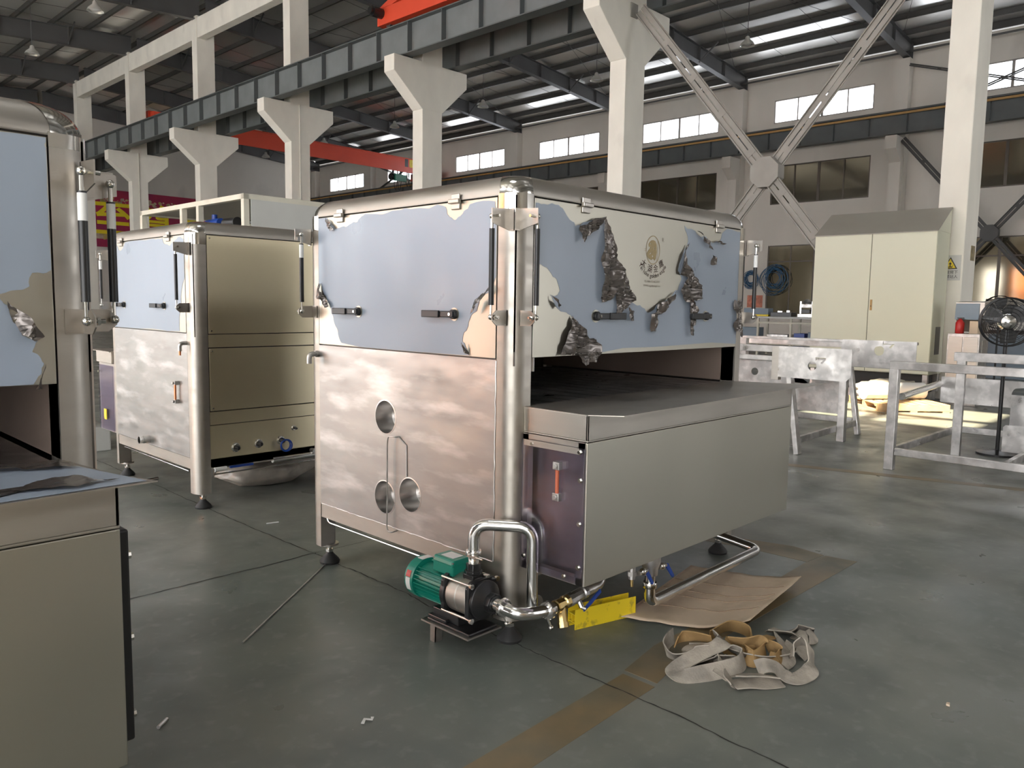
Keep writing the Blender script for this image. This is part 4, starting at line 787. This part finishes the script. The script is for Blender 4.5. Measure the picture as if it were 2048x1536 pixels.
# lifting straps, each one a long woven band
STRAPS += [('g', [(.44,-.66,.05,1.2),(.47,-.74,.06,1.1),(.42,-.83,.05,.9),(.34,-.86,.03,.5)]), ('g', [(.62,-.72,.04,.9),(.55,-.80,.05,.7),(.60,-.92,.045,.6),(.72,-.98,.04,.8),(.78,-.92,.04,1.1)]),
  ('o', [(.60,-.66,.06,1.2),(.70,-.70,.09,1.1),(.72,-.79,.08,1.3),(.64,-.84,.05,1.2),(.57,-.80,.045,1.1),(.60,-.73,.05,1.2)]), ('g', [(.86,-.80,.05,.5),(.93,-.90,.045,.5),(.86,-.99,.04,.7),(.76,-1.0,.035,.6)])]
mbs = {'g': [], 'o': []}
for kind, pts in STRAPS:
    P4 = smooth_path([Vector(p) for p in pts]); P = [Vector((p[0], p[1], max(.012, p[2]-.015))) for p in P4]; ups = []
    for i, p in enumerate(P4):
        t_ = (P[min(i+1, len(P)-1)] - P[max(i-1, 0)]).normalized(); sd = t_.cross(Vector((0,0,1))).normalized()
        ups.append(Vector((0,0,1))*cos(p[3]) - sd*sin(p[3]))
    mbs[kind].append((P, ups))
def strap(idx, m, label):
    t = thing('lifting_strap', label, 'strap', tuple(idx[0][0][0][:2])+(0,), 0, 'lifting straps heaped beside the cardboard'); o = Vector(t.location)
    for P, ups in idx: MB().ribbon([p-o for p in P], ups, .068, .005).build('webbing_loop', m, t, 50)
g_ = mbs['g']; strap(g_[:3], WEB, 'grey woven lifting strap, left heap of the two grey ones'); strap(g_[3:], WEB, 'grey woven lifting strap on the right with its flat end towards the camera'); strap(mbs['o'], WEBO, 'ochre stained lifting strap curled between the two grey straps')
# cardboard sheet with a raised corner
mb = MB(); A, B, C_, D = Vector((.553,-.203)), Vector((1.459,-.039)), Vector((1.633,-.617)), Vector((.797,-.749)); n = 24; vs = []
for i in range(n+1):
    for j in range(n+1):
        u, v = i/n, j/n; p = A.lerp(B, u).lerp(D.lerp(C_, u), v); z = .012 + .075*max(0, (v-.55)/.45)**1.5*(1-.5*u) + .002*sin(v*26+u*2) + .03*max(0, u-.8)*v
        vs.append((p.x, p.y, z))
mb.add(vs, [(i*(n+1)+j, (i+1)*(n+1)+j, (i+1)*(n+1)+j+1, i*(n+1)+j+1) for i in range(n) for j in range(n)])
o = mb.build('cardboard_sheet', CARD, None, 60); so = o.modifiers.new('thickness', 'SOLIDIFY'); so.thickness = .004; so.offset = 0; tag(o, 'crumpled brown cardboard sheet lying beside the hopper pipe', 'cardboard')
cr = MB(); rnd = random.Random(2)
for q in (.24,.42,.52,.70):
    pts = []
    for k in range(30):
        v = .03+.92*k/29; u = q+.05*v+rnd.uniform(-.004,.004); p = A.lerp(B, u).lerp(D.lerp(C_, u), v); z = .016 + .075*max(0, (v-.55)/.45)**1.5*(1-.5*u) + .002*sin(v*26+u*2) + .03*max(0, u-.8)*v
        pts.append(Vector((p.x, p.y, z)))
    cr.ribbon(pts, [Vector((0,0,1))]*30, .005, .003)
cr.build('crease', mat('cardboard crease', (.30,.22,.15), .8), o, 0)
# yellow painted aluminium section
yb_ = thing('yellow_beam_offcut', 'short yellow painted aluminium H beam offcut on the floor by the brass valve', 'beam', (.30,-.11,0), math.atan2(-.09,.335))
sec = MB(); sec.box((0,-.030,0),(.36,-.026,.098)).box((0,.026,0),(.36,.030,.098)).box((0,-.026,.030),(.36,.026,.034)).box((0,-.026,.068),(.36,.026,.072)).box((0,-.004,.034),(.36,0,.068))
sec.build('h_section', YEL, yb_, 0, .001)
tag(MB().cyl((.0,1.47,.004),(-.879,.78,.004),.004,n=8).build('welding_rod', RAW), 'thin straight steel rod on the floor, running from the machine foot', 'rod')
def scrapbit(name, p, q, r, m, lab, cat): tag(MB().cyl((p[0],p[1],r),(q[0],q[1],r),r,n=10).build(name, m), lab, cat)
scrapbit('steel_pin', (-1.42,.33), (-1.375,.365), .007, RAW, 'short steel pin lying on the floor beside the left foreground hopper', 'metal scrap')
scrapbit('plastic_tie', (.12,2.42), (.20,2.40), .004, WHITE, 'short white plastic tube on the floor behind the central machine', 'plastic scrap')
scrapbit('steel_tube_offcut', (-.35,4.15), (.12,4.24), .012, PIPE, 'shiny steel tube offcut lying near the far left machine foot', 'tube')
tag(MB().ribbon([(-.89,-.14,.004),(-.87,-.125,.008),(-.85,-.14,.004),(-.84,-.13,.006)], [(0,0,1)]*4, .012, .002).build('paper_scrap', WHITE), 'crumpled white scrap on the floor in the foreground', 'scrap')
tag(MB().prism([(.78,-1.585,.002),(.80,-1.58,.002),(.795,-1.57,.002),(.78,-1.572,.002)],(0,0,.008)).build('wood_chip', CARD, None, 0), 'tiny tan wood chip on the bare floor at lower right', 'scrap')
# plastic wrapped bundle under the rear machine
bm = bmesh.new(); bmesh.ops.create_icosphere(bm, subdivisions=4, radius=1)
for v in bm.verts:
    p = v.co.copy(); k = 1+.16*noise.noise(p*2.1)+.06*noise.noise(p*6); v.co = Vector((p.x*.46*k, p.y*.30*k, max(-.13, p.z*.15*k)))
s = MB().add([v.co.copy() for v in bm.verts], [[v.index for v in f.verts] for f in bm.faces]); bm.free()
tag(s.build('wrapped_bundle', BAGM, None, 60, loc=(.80,3.62,.135), rotz=.25), 'clear plastic wrapped bundle lying under the rear machine', 'bundle')
# cream electrical cabinet with sloped roof
cb = thing('electrical_cabinet', 'tall cream two door electrical cabinet with sloping grey roof before the column', 'cabinet', Bt(14.03, 3.91, 0), PHI)
MB().box((.012,0,.45),(.68,2.0,2.80)).build('body', CABM, cb, 0, .004)
MB().prism([(.0,-.004,2.80),(.68,-.004,2.80),(.68,-.004,3.22)],(0,.02,0)).build('roof_gable', CABM, cb, 0); MB().prism([(.0,1.988,2.80),(.68,1.988,2.80),(.68,1.988,3.22)],(0,.02,0)).build('roof_gable', CABM, cb, 0)
MB().prism([(-.03,-.008,2.80),(.69,-.008,3.235),(.69,-.008,3.215),(-.03,-.008,2.785)],(0,2.02,0)).box((.67,0,2.8),(.68,2.0,3.21)).build('sloping_roof', CABR, cb, 0)
for y0, y1, s_ in ((.004,1.014,1),(1.022,1.996,-1)):
    dr_ = MB().box((-.012,y0,.46),(.010,y1,2.79)).build('door', CABM, cb, 0, .004)
    if s_ > 0: MB().box((-.02,.955,1.50),(-.012,.99,1.68)).build('lock_plate', PIPEY, dr_, 0, .002); MB().cyl((-.02,.972,1.57),(-.026,.972,1.57),.008).build('key_barrel', BLACKM, dr_)
MB().box((.0,1.014,.46),(.011,1.022,2.79)).build('door_gap', SEAM, cb, 0)
MB().box((.22,-.004,.78),(.47,0,1.24)).build('side_vent', BLACKM, cb, 0)
MB().box((.05,.05,0),(.64,1.95,.14)).box((.02,.02,.14),(.10,.10,.45)).box((.02,1.9,.14),(.10,1.98,.45)).box((.58,.02,.14),(.66,.10,.45)).box((.58,1.9,.14),(.66,1.98,.45)).build('plinth', RAW, cb, 0, .004)
MB().box((.1,.1,.14),(.6,1.9,.44)).build('plinth_shade', SEAM, cb, 0)  # dark block standing in for the shade in the open plinth
# steel boxes, extinguisher and monitor beside the cabinet
sb = thing('steel_tool_cupboard', 'grey steel cupboard of shoulder boxes right of the cream cabinet', 'cupboard', Bt(14.0, 3.2, 0), PHI)
MB().box((0,0,0),(.55,.46,1.15)).build('body', RAW, sb, 0, .006); MB().box((-.008,.02,.1),(0,.22,1.1)).build('door', STEEL, sb, 0, .003); MB().box((-.008,.24,.1),(0,.44,1.1)).build('door', STEEL, sb, 0, .003); MB().box((.15,-.008,.82),(.4,0,1.05)).build('side_plate', STEEL, sb, 0, .003)
ex = thing('fire_extinguisher', 'red fire extinguisher on the steel cupboard under the monitor', 'extinguisher', Bt(14.15, 3.53, 1.15), PHI)
MB().lathe([(.06,0),(.065,.01),(.065,.17),(.03,.22),(.015,.24)],(0,0,0),n=20).build('cylinder', REDP, ex); MB().box((-.02,-.05,.235),(.02,.04,.255)).build('valve_handle', BLACKM, ex, 0)
tag(MB().box((0,0,0),(.18,.12,.2)).build('cardboard_box', CARD, None, 0, .003, Bt(14.1,3.26,1.152), PHI), 'small brown box beside the red extinguisher', 'box'); 
mn = thing('tilted_monitor', 'grey flat monitor leaning in its housing above the red extinguisher', 'monitor', Bt(14.24, 3.22, 1.152), PHI)
MB().prism([(.02,.0,.30),(.30,.0,.02),(.34,.0,.02),(.34,.0,.52),(.02,.0,.50)],(0,.42,0)).build('housing', STEEL, mn, 0, .005)
MB().prism([(-.02,.07,.22),(.0,.07,.22),(.03,.07,.48),(.01,.07,.48)],(0,.34,0)).build('screen', BLUEG, mn, 0, .002); MB().box((.12,-.006,.14),(.24,0,.42)).build('side_window', BLACKM, mn, 0)
# pallet with wrapped goods in the patch of sun
pa = math.atan2(3.235-4.03, 12.84-12.14)
pl = thing('wooden_pallet', 'wooden pallet in the bright sun patch behind the tube frame table', 'pallet', Bt(12.14, 4.03, 0), PHI+pa)
for i in range(7): MB().box((i*.155,0,.10),(i*.155+.11,1.15,.12)).build('deck_board', WOOD, pl, 0, .002)
for y in (0,.52,1.05): MB().box((0,y,.022),(1.04,y+.09,.10)).build('bearer', WOOD, pl, 0, .002)
for x in (0,.47,.94): MB().box((x,0,0),(x+.10,1.15,.02)).build('bottom_board', WOOD, pl, 0, .002)
wr = thing('wrapped_roll', 'white wrapped roll with crumpled clear plastic lying on the pallet', 'roll', Bt(12.75, 3.98, .12), PHI+pa)
MB().cyl((-.45,.15,.13),(.55,.35,.13),.13,n=24).build('roll', WHITE, wr)
bm = bmesh.new(); bmesh.ops.create_icosphere(bm, subdivisions=4, radius=1)
for v in bm.verts: p = v.co.copy(); k = 1+.3*noise.noise(p*2.7)+.15*noise.noise(p*7); v.co = Vector((.15+p.x*.5*k, .55+p.y*.2*k, max(.0, .12+p.z*.16*k)))
s = MB().add([v.co.copy() for v in bm.verts], [[v.index for v in f.verts] for f in bm.faces]); bm.free(); s.build('crumpled_plastic', BAGM, wr, 60)
# stainless tube frames
def rrp(cx, cz, w_, h_, r, X, n=5): return [(X, cx+x, cz+z) for x, z in rr2(-w_/2, w_/2, -h_/2, h_/2, r, n)]
def hook(X, cy, cz, k=1.0):                                   # keyhole shaped cut-out
    pts = [(cy+.052*k*cos(a), cz+.055*k*sin(a)) for a in [pi*.62+2*pi*.84*i/20 for i in range(21)]]
    pts += [(cy-.01*k, cz+.10*k), (cy-.14*k, cz+.10*k), (cy-.14*k, cz+.075*k), (cy-.10*k, cz+.03*k), (cy-.085*k, cz+.045*k), (cy-.11*k, cz+.075*k), (cy-.03*k, cz+.075*k)]
    return [(X, y, z) for y, z in pts[:21]], [(X, y, z) for y, z in [(cy-.035*k,cz+.066*k),(cy-.035*k,cz+.105*k),(cy-.16*k,cz+.105*k),(cy-.16*k,cz+.08*k),(cy-.12*k,cz+.03*k),(cy-.10*k,cz+.04*k),(cy-.13*k,cz+.075*k),(cy-.07*k,cz+.072*k)]]
fa = thing('tube_frame_table', 'square stainless tube frame table with shiny roller, nearest on the right edge', 'frame', (5.34,.19,0))
w_ = .08
for x, y in ((0,0),(2.07,-.02),(0,-1.9),(2.07,-1.9)): MB().box((x-.04,y-.04,0),(x+.04,y+.04,.955)).build('leg', RAW, fa, 0, .004)
for p, q in (((0,.04,.99),(0,-2.0,.99)),((2.07,.04,.99),(2.07,-2.0,.99))): MB().bar(p, q, .08, .075).build('top_rail', RAW, fa, 0, .004)
for p, q in (((0,-.04,.175),(0,-1.86,.175)),((2.07,-.06,.175),(2.07,-1.86,.175)),((.04,0,.175),(2.03,-.02,.175)),((.04,-.95,.175),(2.03,-.95,.175))): MB().bar(p, q, .04, .07).build('stretcher', RAW, fa, 0, .004)
h1, h2 = hook(2.0, -.62, .62, 1.5)
MB().plate(rrp(-.72, .62, 1.75, .29, .01, 2.00), [h1], (.006,0,0)).build('slotted_plate', RAW, fa, 0)
MB().plate([(.9+.0,-.72,.16),(.9,-1.5,.16),(.9,-1.5,.42),(.9,-.74,.42),(.9,-.72,.40)], [circ((.9,-.86,.36),.014,(0,1,0),(0,0,1),12)], (.006,0,0)).build('lower_plate', RAW, fa, 0)
MB().plate([(1.96,-.55,.62),(1.96,-1.6,.62),(1.96,-1.6,.12),(1.96,-.62,.12),(1.96,-.55,.18)], [], (.006,0,0)).build('end_plate', RAW, fa, 0)
MB().cyl((.29,.02,.67),(2.0,.17,.68),.035,n=24).build('roller', PIPE, fa)
MB().box((1.95,-.5,.955),(2.12,-.3,.99)).build('bracket', RAW, fa, 0)
fb = thing('splayed_frame', 'stainless frame with splayed legs and keyhole plate beyond the hopper', 'frame', (5.41,1.12,0))
for x, y0, y1 in ((0,0,.16),(1.83,.08,.25)): MB().bar((x,y0,.0),(x,y1,1.04), .09, .05, (0,1,0)).build('leg', RAW, fb, 0, .004)
for x in (0,1.83): MB().bar((x,2.6,.0),(x,2.4,1.04), .09, .05, (0,1,0)).build('leg', RAW, fb, 0, .004)
h1, h2 = hook(-.06, -.13, .93, .85)
MB().plate([(-.06,-.54,1.0),(-.06,.22,1.0),(-.06,.22,.68),(-.06,-.50,.68),(-.06,-.54,.72)][::1] if False else [(-.06,-.52,1.115),(-.06,.23,1.115),(-.06,.23,.795),(-.06,-.47,.795),(-.06,-.52,.84)], [h1, h2], (.006,0,0)).build('keyhole_plate', RAW, fb, 0)
MB().bar((0,.15,1.08),(0,2.5,1.08),.07,.07).build('top_rail', RAW, fb, 0, .003); MB().bar((1.83,.15,1.08),(1.83,2.5,1.08),.07,.07).build('top_rail', RAW, fb, 0, .003)
MB().box((-.05,.23,.76),(.02,.31,1.11)).build('corner_post', STEEL, fb, 0, .003)
MB().bar((0,.30,.98),(0,2.4,.98),.03,.05).build('lower_rail', RAW, fb, 0, .003)
MB().plate([(.9,.5,.88),(.9,1.6,.88),(.9,1.6,.62),(.9,.5,.62)], [circ((.9,.98,.75),.045,(0,1,0),(0,0,1),18), circ((.9,1.25,.75),.03,(0,1,0),(0,0,1),14)], (.006,0,0)).build('drilled_plate', RAW, fb, 0)
MB().plate([(1.84,.33,.22),(1.84,.97,.22),(1.84,.97,.72),(1.84,.33,.72)], [rrp(.85,.60,.34,.07,.034,1.84)], (.006,0,0)).build('slotted_plate', RAW, fb, 0)
for p, q in (((.04,.03,.14),(1.80,.11,.14)),((0,.1,.16),(0,2.5,.16)),((1.83,.15,.16),(1.83,2.5,.16)),((.04,.9,.16),(1.8,.9,.16))): MB().bar(p, q, .04, .07).build('stretcher', RAW, fb, 0, .004)
fc_ = thing('keyhole_frame', 'farther stainless frame with keyhole plate in front of the cream cabinet', 'frame', Bt(9.0,2.64,0), PHI)
h1, h2 = hook(0, .38, 1.06, 1.0)
MB().plate([(0,0,1.17),(0,.78,1.17),(0,.78,.93),(0,0,.93)], [h1, h2], (.006,0,0)).build('keyhole_plate', RAW, fc_, 0)
MB().bar((.04,.0,.90),(.04,2.0,.90),.05,.07).build('rail', RAW, fc_, 0, .003); MB().bar((.04,.0,1.15),(.04,2.0,1.15),.05,.03).build('rail', RAW, fc_, 0, .003)
for y in (.72,1.96): MB().box((.02,y,0),(.10,y+.08,1.16)).build('leg', RAW, fc_, 0, .003)
fd = thing('rail_frame', 'stainless rail frame behind the near table, under the fan', 'frame', Bt(9.0,.9,0), PHI)
MB().bar((0,0,1.04),(0,1.37,1.04),.06,.09).build('top_rail', RAW, fd, 0, .003); MB().bar((0,0,.9),(0,1.37,.9),.05,.06).build('lower_rail', RAW, fd, 0, .003)
for y in (.05,1.3): MB().box((-.03,y-.04,0),(.03,y+.04,1.0)).build('leg', RAW, fd, 0, .003)
MB().prism([(-.05,.30,1.087),(.12,.30,1.087),(.12,.72,1.087),(-.05,.72,1.087)],(0,0,.02)).build('paper_stack', WHITE, fd, 0)
# fans
def fan(loc, r, label, hz, nb=3, yaw=0, m=BLACKM):
    t = thing('standing_fan', label, 'fan', loc, yaw)
    MB().lathe([(.2,0),(.2,.02),(.03,.05)],(0,0,0),n=24).cyl((0,0,.04),(0,0,hz),.02).build('stand', m, t)
    mb = MB()
    for rr in [r*k/7 for k in range(2,8)]:
        for dx in (-.07, .07) if rr > r*.95 else (-.09, .07): mb.tube([(dx, rr*cos(a), hz+rr*sin(a)) for a in [2*pi*k/28 for k in range(28)]], .003 if rr < r*.95 else .007, 5, True)
    for k in range(24): a = 2*pi*k/24; mb.cyl((-.09,.2*r*cos(a),hz+.2*r*sin(a)),(-.07,r*cos(a),hz+r*sin(a)),.002,n=4); 
    mb.tube([(0, r*cos(a), hz+r*sin(a)) for a in [2*pi*k/28 for k in range(28)]], .007, 5, True); mb.build('guard', m, t)
    bl = MB()
    for k in range(nb):
        a = 2*pi*k/nb+.5; e = Vector((0,cos(a),sin(a))); s_ = Vector((0,-sin(a),cos(a))); o = Vector((-.02,0,hz))
        bl.prism([o+e*.05-s_*.03, o+e*r*.5-s_*.10*r/.25+Vector((.03,0,0)), o+e*r*.88-s_*.08*r/.25+Vector((.03,0,0)), o+e*r*.9+s_*.06*r/.25, o+e*r*.5+s_*.07*r/.25, o+e*.05+s_*.03], (.004,0,0))
    bl.build('blades', mat('fan blade', (.05,.05,.05), .3), t, 0)
    MB().lathe([(.02,-.12),(.07,-.09),(.085,-.04),(.08,.12),(.04,.16)],(0,0,hz),(1,0,0),20).build('motor_housing', PIPE, t)
    return t
fan(Bt(9.5,1.93,0), .25, 'black wire guard fan with shiny hub at the right edge, nearer one', 1.40, yaw=PHI+.35)
fan(Bt(19.0,4.02,0), .34, 'large black drum fan against the pale cabinet right of the big column', 1.50, 5, PHI)
ph = thing('pale_machine_hood', 'pale machine hood with a grey top rail behind the large drum fan', 'machine', Bt(20.5,2.4,0), PHI)
MB().box((0,0,.0),(1,2.2,1.0)).build('base', BLUEG, ph, 0, .01); MB().box((.05,0,1.0),(1,2.2,1.62)).build('hood', PANEL, ph, 0, .01); MB().box((-.03,-.02,1.62),(1.03,2.22,1.80)).build('top_rail', CABR, ph, 0, .01); MB().box((-.05,0,1.02),(.0,2.2,1.10)).build('edge_strip', BLACKM, ph, 0)
# workbench by the window wall
wk = thing('workbench', 'long steel workbench loaded with tools by the window wall', 'workbench', Bt(24.0,9.6,0), PHI)
MB().box((0,0,1.19),(.8,3.4,1.25)).build('bench_top', PANEL, wk, 0, .004)
for x in (.03,.71):
    for y in (.05,1.15,2.25,3.3): MB().box((x,y,0),(x+.06,y+.06,1.19)).build('leg', ALU, wk, 0)
for z in (1.02,.35): MB().box((.04,.05,z),(.10,3.3,z+.06)).box((.7,.05,z),(.76,3.3,z+.06)).build('rail', ALU, wk, 0)
MB().box((.05,.1,.3),(.75,3.3,.33)).build('shelf', PANEL, wk, 0)
for i, (y, w1, h1_, m_, lab) in enumerate(((.15,.5,.45,BLUEG,'grey blue crate at the right end of the bench shelf'),(.75,.35,.40,BLUE,'dark blue crate in the middle of the bench shelf'),(1.3,.7,.35,RAW,'steel box on the bench shelf left of the dark blue crate'),(2.35,.8,.55,BLUEG,'wide grey blue crate at the left end of the bench shelf'))):
    tag(MB().box((0,0,0),(.5,w1,h1_)).build('crate', m_, None, 0, .01, Bt(24.12,9.6+y,.335), PHI), lab, 'crate')
mt = thing('toolbox', 'grey toolbox with a yellow stripe on the workbench, left end', 'toolbox', Bt(24.15,11.6,1.25), PHI); MB().box((0,0,.06),(.35,.85,.26)).build('body', BLUEG, mt, 0, .01); MB().box((-.005,0,0),(.35,.9,.06)).build('stripe', YEL, mt, 0)
tr_ = thing('black_tray', 'long black tray of parts on the workbench, right of the toolbox', 'tray', Bt(24.2,10.85,1.25), PHI); MB().box((0,0,0),(.4,.7,.14)).build('tray', BLACKM, tr_, 0, .01); MB().box((.1,.1,.14),(.3,.2,.2)).box((.1,.35,.14),(.3,.5,.18)).build('parts', PIPE, tr_, 0)
bp_ = thing('bench_press', 'small silver machine vice on the right part of the workbench', 'machine', Bt(24.2,10.15,1.25), PHI)
MB().box((0,0,0),(.4,.5,.1)).box((.05,.02,.1),(.12,.08,.5)).box((.05,.40,.1),(.12,.46,.5)).build('frame', PIPE, bp_, 0, .008); MB().box((.03,.05,.30),(.15,.42,.40)).cyl((.09,.24,.4),(.09,.24,.55),.05).lathe([(.12,.42),(.14,.46),(.05,.56)],(.09,.24,0),n=14).build('head', RAW, bp_); MB().box((.02,.12,.12),(.2,.38,.24)).build('jaw', BLACKM, bp_, 0, .006)
tag(MB().lathe([(.34,0),(.30,.25),(.20,.62),(.18,.66)],(0,0,0),n=8).build('plastic_bin', PANEL, None, 40, 0, Bt(19.5,7.05,0), PHI), 'pale angular bin standing in front of the workbench', 'bin')
# blue hose coils on the wall
def coil(y, z, r, seed, label):
    rnd = random.Random(seed); t = thing('hose_coil', label, 'hose', Bt(XE-.12, y, z), PHI, 'blue hose coils on the wall'); MB().cyl((.12,0,r*.8),(-.06,0,r*.8),.012,n=8).build('hook', RAW, t)
    mb = MB()
    for k in range(11):
        rr = r*rnd.uniform(.55,1.05); oy, oz = rnd.uniform(-.12,.12)*r, -abs(rnd.gauss(0,.2))*r; ec = rnd.uniform(.7,1.1)
        mb.tube([(-.02+rnd.uniform(-.03,.03), oy+rr*ec*cos(a)*(1+.06*sin(3*a+k)), oz+rr*sin(a)*(1+.07*cos(2*a+k))) for a in [2*pi*j/26 for j in range(26)]], .014, 5, True)
    mb.build('hose', mat('blue hose', (.03,.10,.20), .4), t); return t
coil(16.05, 2.95, .62, 1, 'large coil of blue air hose hung on the wall beside the window'); coil(17.15, 2.9, .36, 5, 'smaller coil of blue hose hidden partly behind the gas struts')
tag(MB().box((0,0,0),(.01,.75,.55)).build('wall_notice', mat('faded red notice', (.55,.20,.13), .6, 0, .3, 6), None, 0, 0, Bt(XE-.02,16.6,1.55), PHI), 'small faded red notice on the wall under the hose coils', 'notice')
# white framed machine between the rear machine and the banner
wf = thing('framed_machine', 'cream tube frame housing with pale side panel and blue valves, behind the rear machine', 'machine', Bt(5.25,10,0), PHI)
for x in (0,1.9):
    for y in (0,1.35,1.9,3.4): MB().box((x,y,0),(x+.08,y+.08,2.86)).build('post', ALU, wf, 0, .003)
MB().box((.95,0,0),(1.0,.06,2.86)).build('post', ALU, wf, 0, .003)
for x in (0,1.9): MB().box((x,0,2.86),(x+.08,3.48,2.93)).build('top_rail', ALU, wf, 0, .003)
for y in (0,3.4): MB().box((0,y,2.86),(1.98,y+.08,2.93)).build('top_rail', ALU, wf, 0, .003)
MB().box((.10,-.012,.9),(1.96,.0,2.86)).build('side_panel', PANEL, wf, 0, .002); MB().box((.02,.1,2.88),(1.96,3.4,2.90)).build('roof_sheet', CABR, wf, 0)
for i in range(6): MB().cyl((.3,.3,1.9+.14*i),(.3,3.3,1.9+.14*i),.022,n=8).build('pipe', PIPE, wf)
MB().cyl((.22,1.1,2.62),(.22,1.5,2.62),.07).cyl((.22,1.3,2.62),(.22,1.3,2.75),.04).build('blue_valve', BLUE, wf); MB().cyl((.22,1.52,2.62),(.22,1.64,2.62),.06).build('red_cap', REDP, wf)
MB().cyl((.22,.6,2.60),(.22,.95,2.60),.075).build('black_motor', BLACKM, wf)
dm = thing('white_drum', 'white drum glimpsed between the left machine and the rear machine', 'drum', (-.05,6.2,0)); MB().lathe([(.28,.25),(.30,.27),(.30,.95),(.28,.97)],(0,0,0),n=28).build('body', WHITE, dm); MB().box((-.35,-.35,0),(.35,.35,.24)).build('base', PANEL, dm, 0, .01)
MB().box((-.2,-.2,.97),(.2,.2,1.1)).cyl((-.1,0,1.1),(-.1,0,1.4),.03).cyl((.1,0,1.1),(.1,0,1.3),.04).box((-.2,-.03,1.28),(.2,.03,1.34)).build('fittings', BRASS, dm, 0)

# unseen brown crates added south of the camera to darken steel reflections
for i, (x, z, l_) in enumerate(((-3.6,0,'large unseen crate added behind the camera to darken reflections, left'),(-2.0,0,'large unseen crate added behind the camera to darken reflections, right'),(-2.9,1.22,'unseen crate added on top of the two behind the camera'))):
    t = thing('added_crate', l_, 'crate', (x,-6.2,z)); MB().box((0,0,0),(1.5,1.1,1.2)).build('box', CARD, t, 0, .01)
    q = MB()
    for zz in (.0,.52,1.08): q.box((-.01,1.1,zz),(1.51,1.13,zz+.12))
    q.build('battens', WOOD, t, 0)
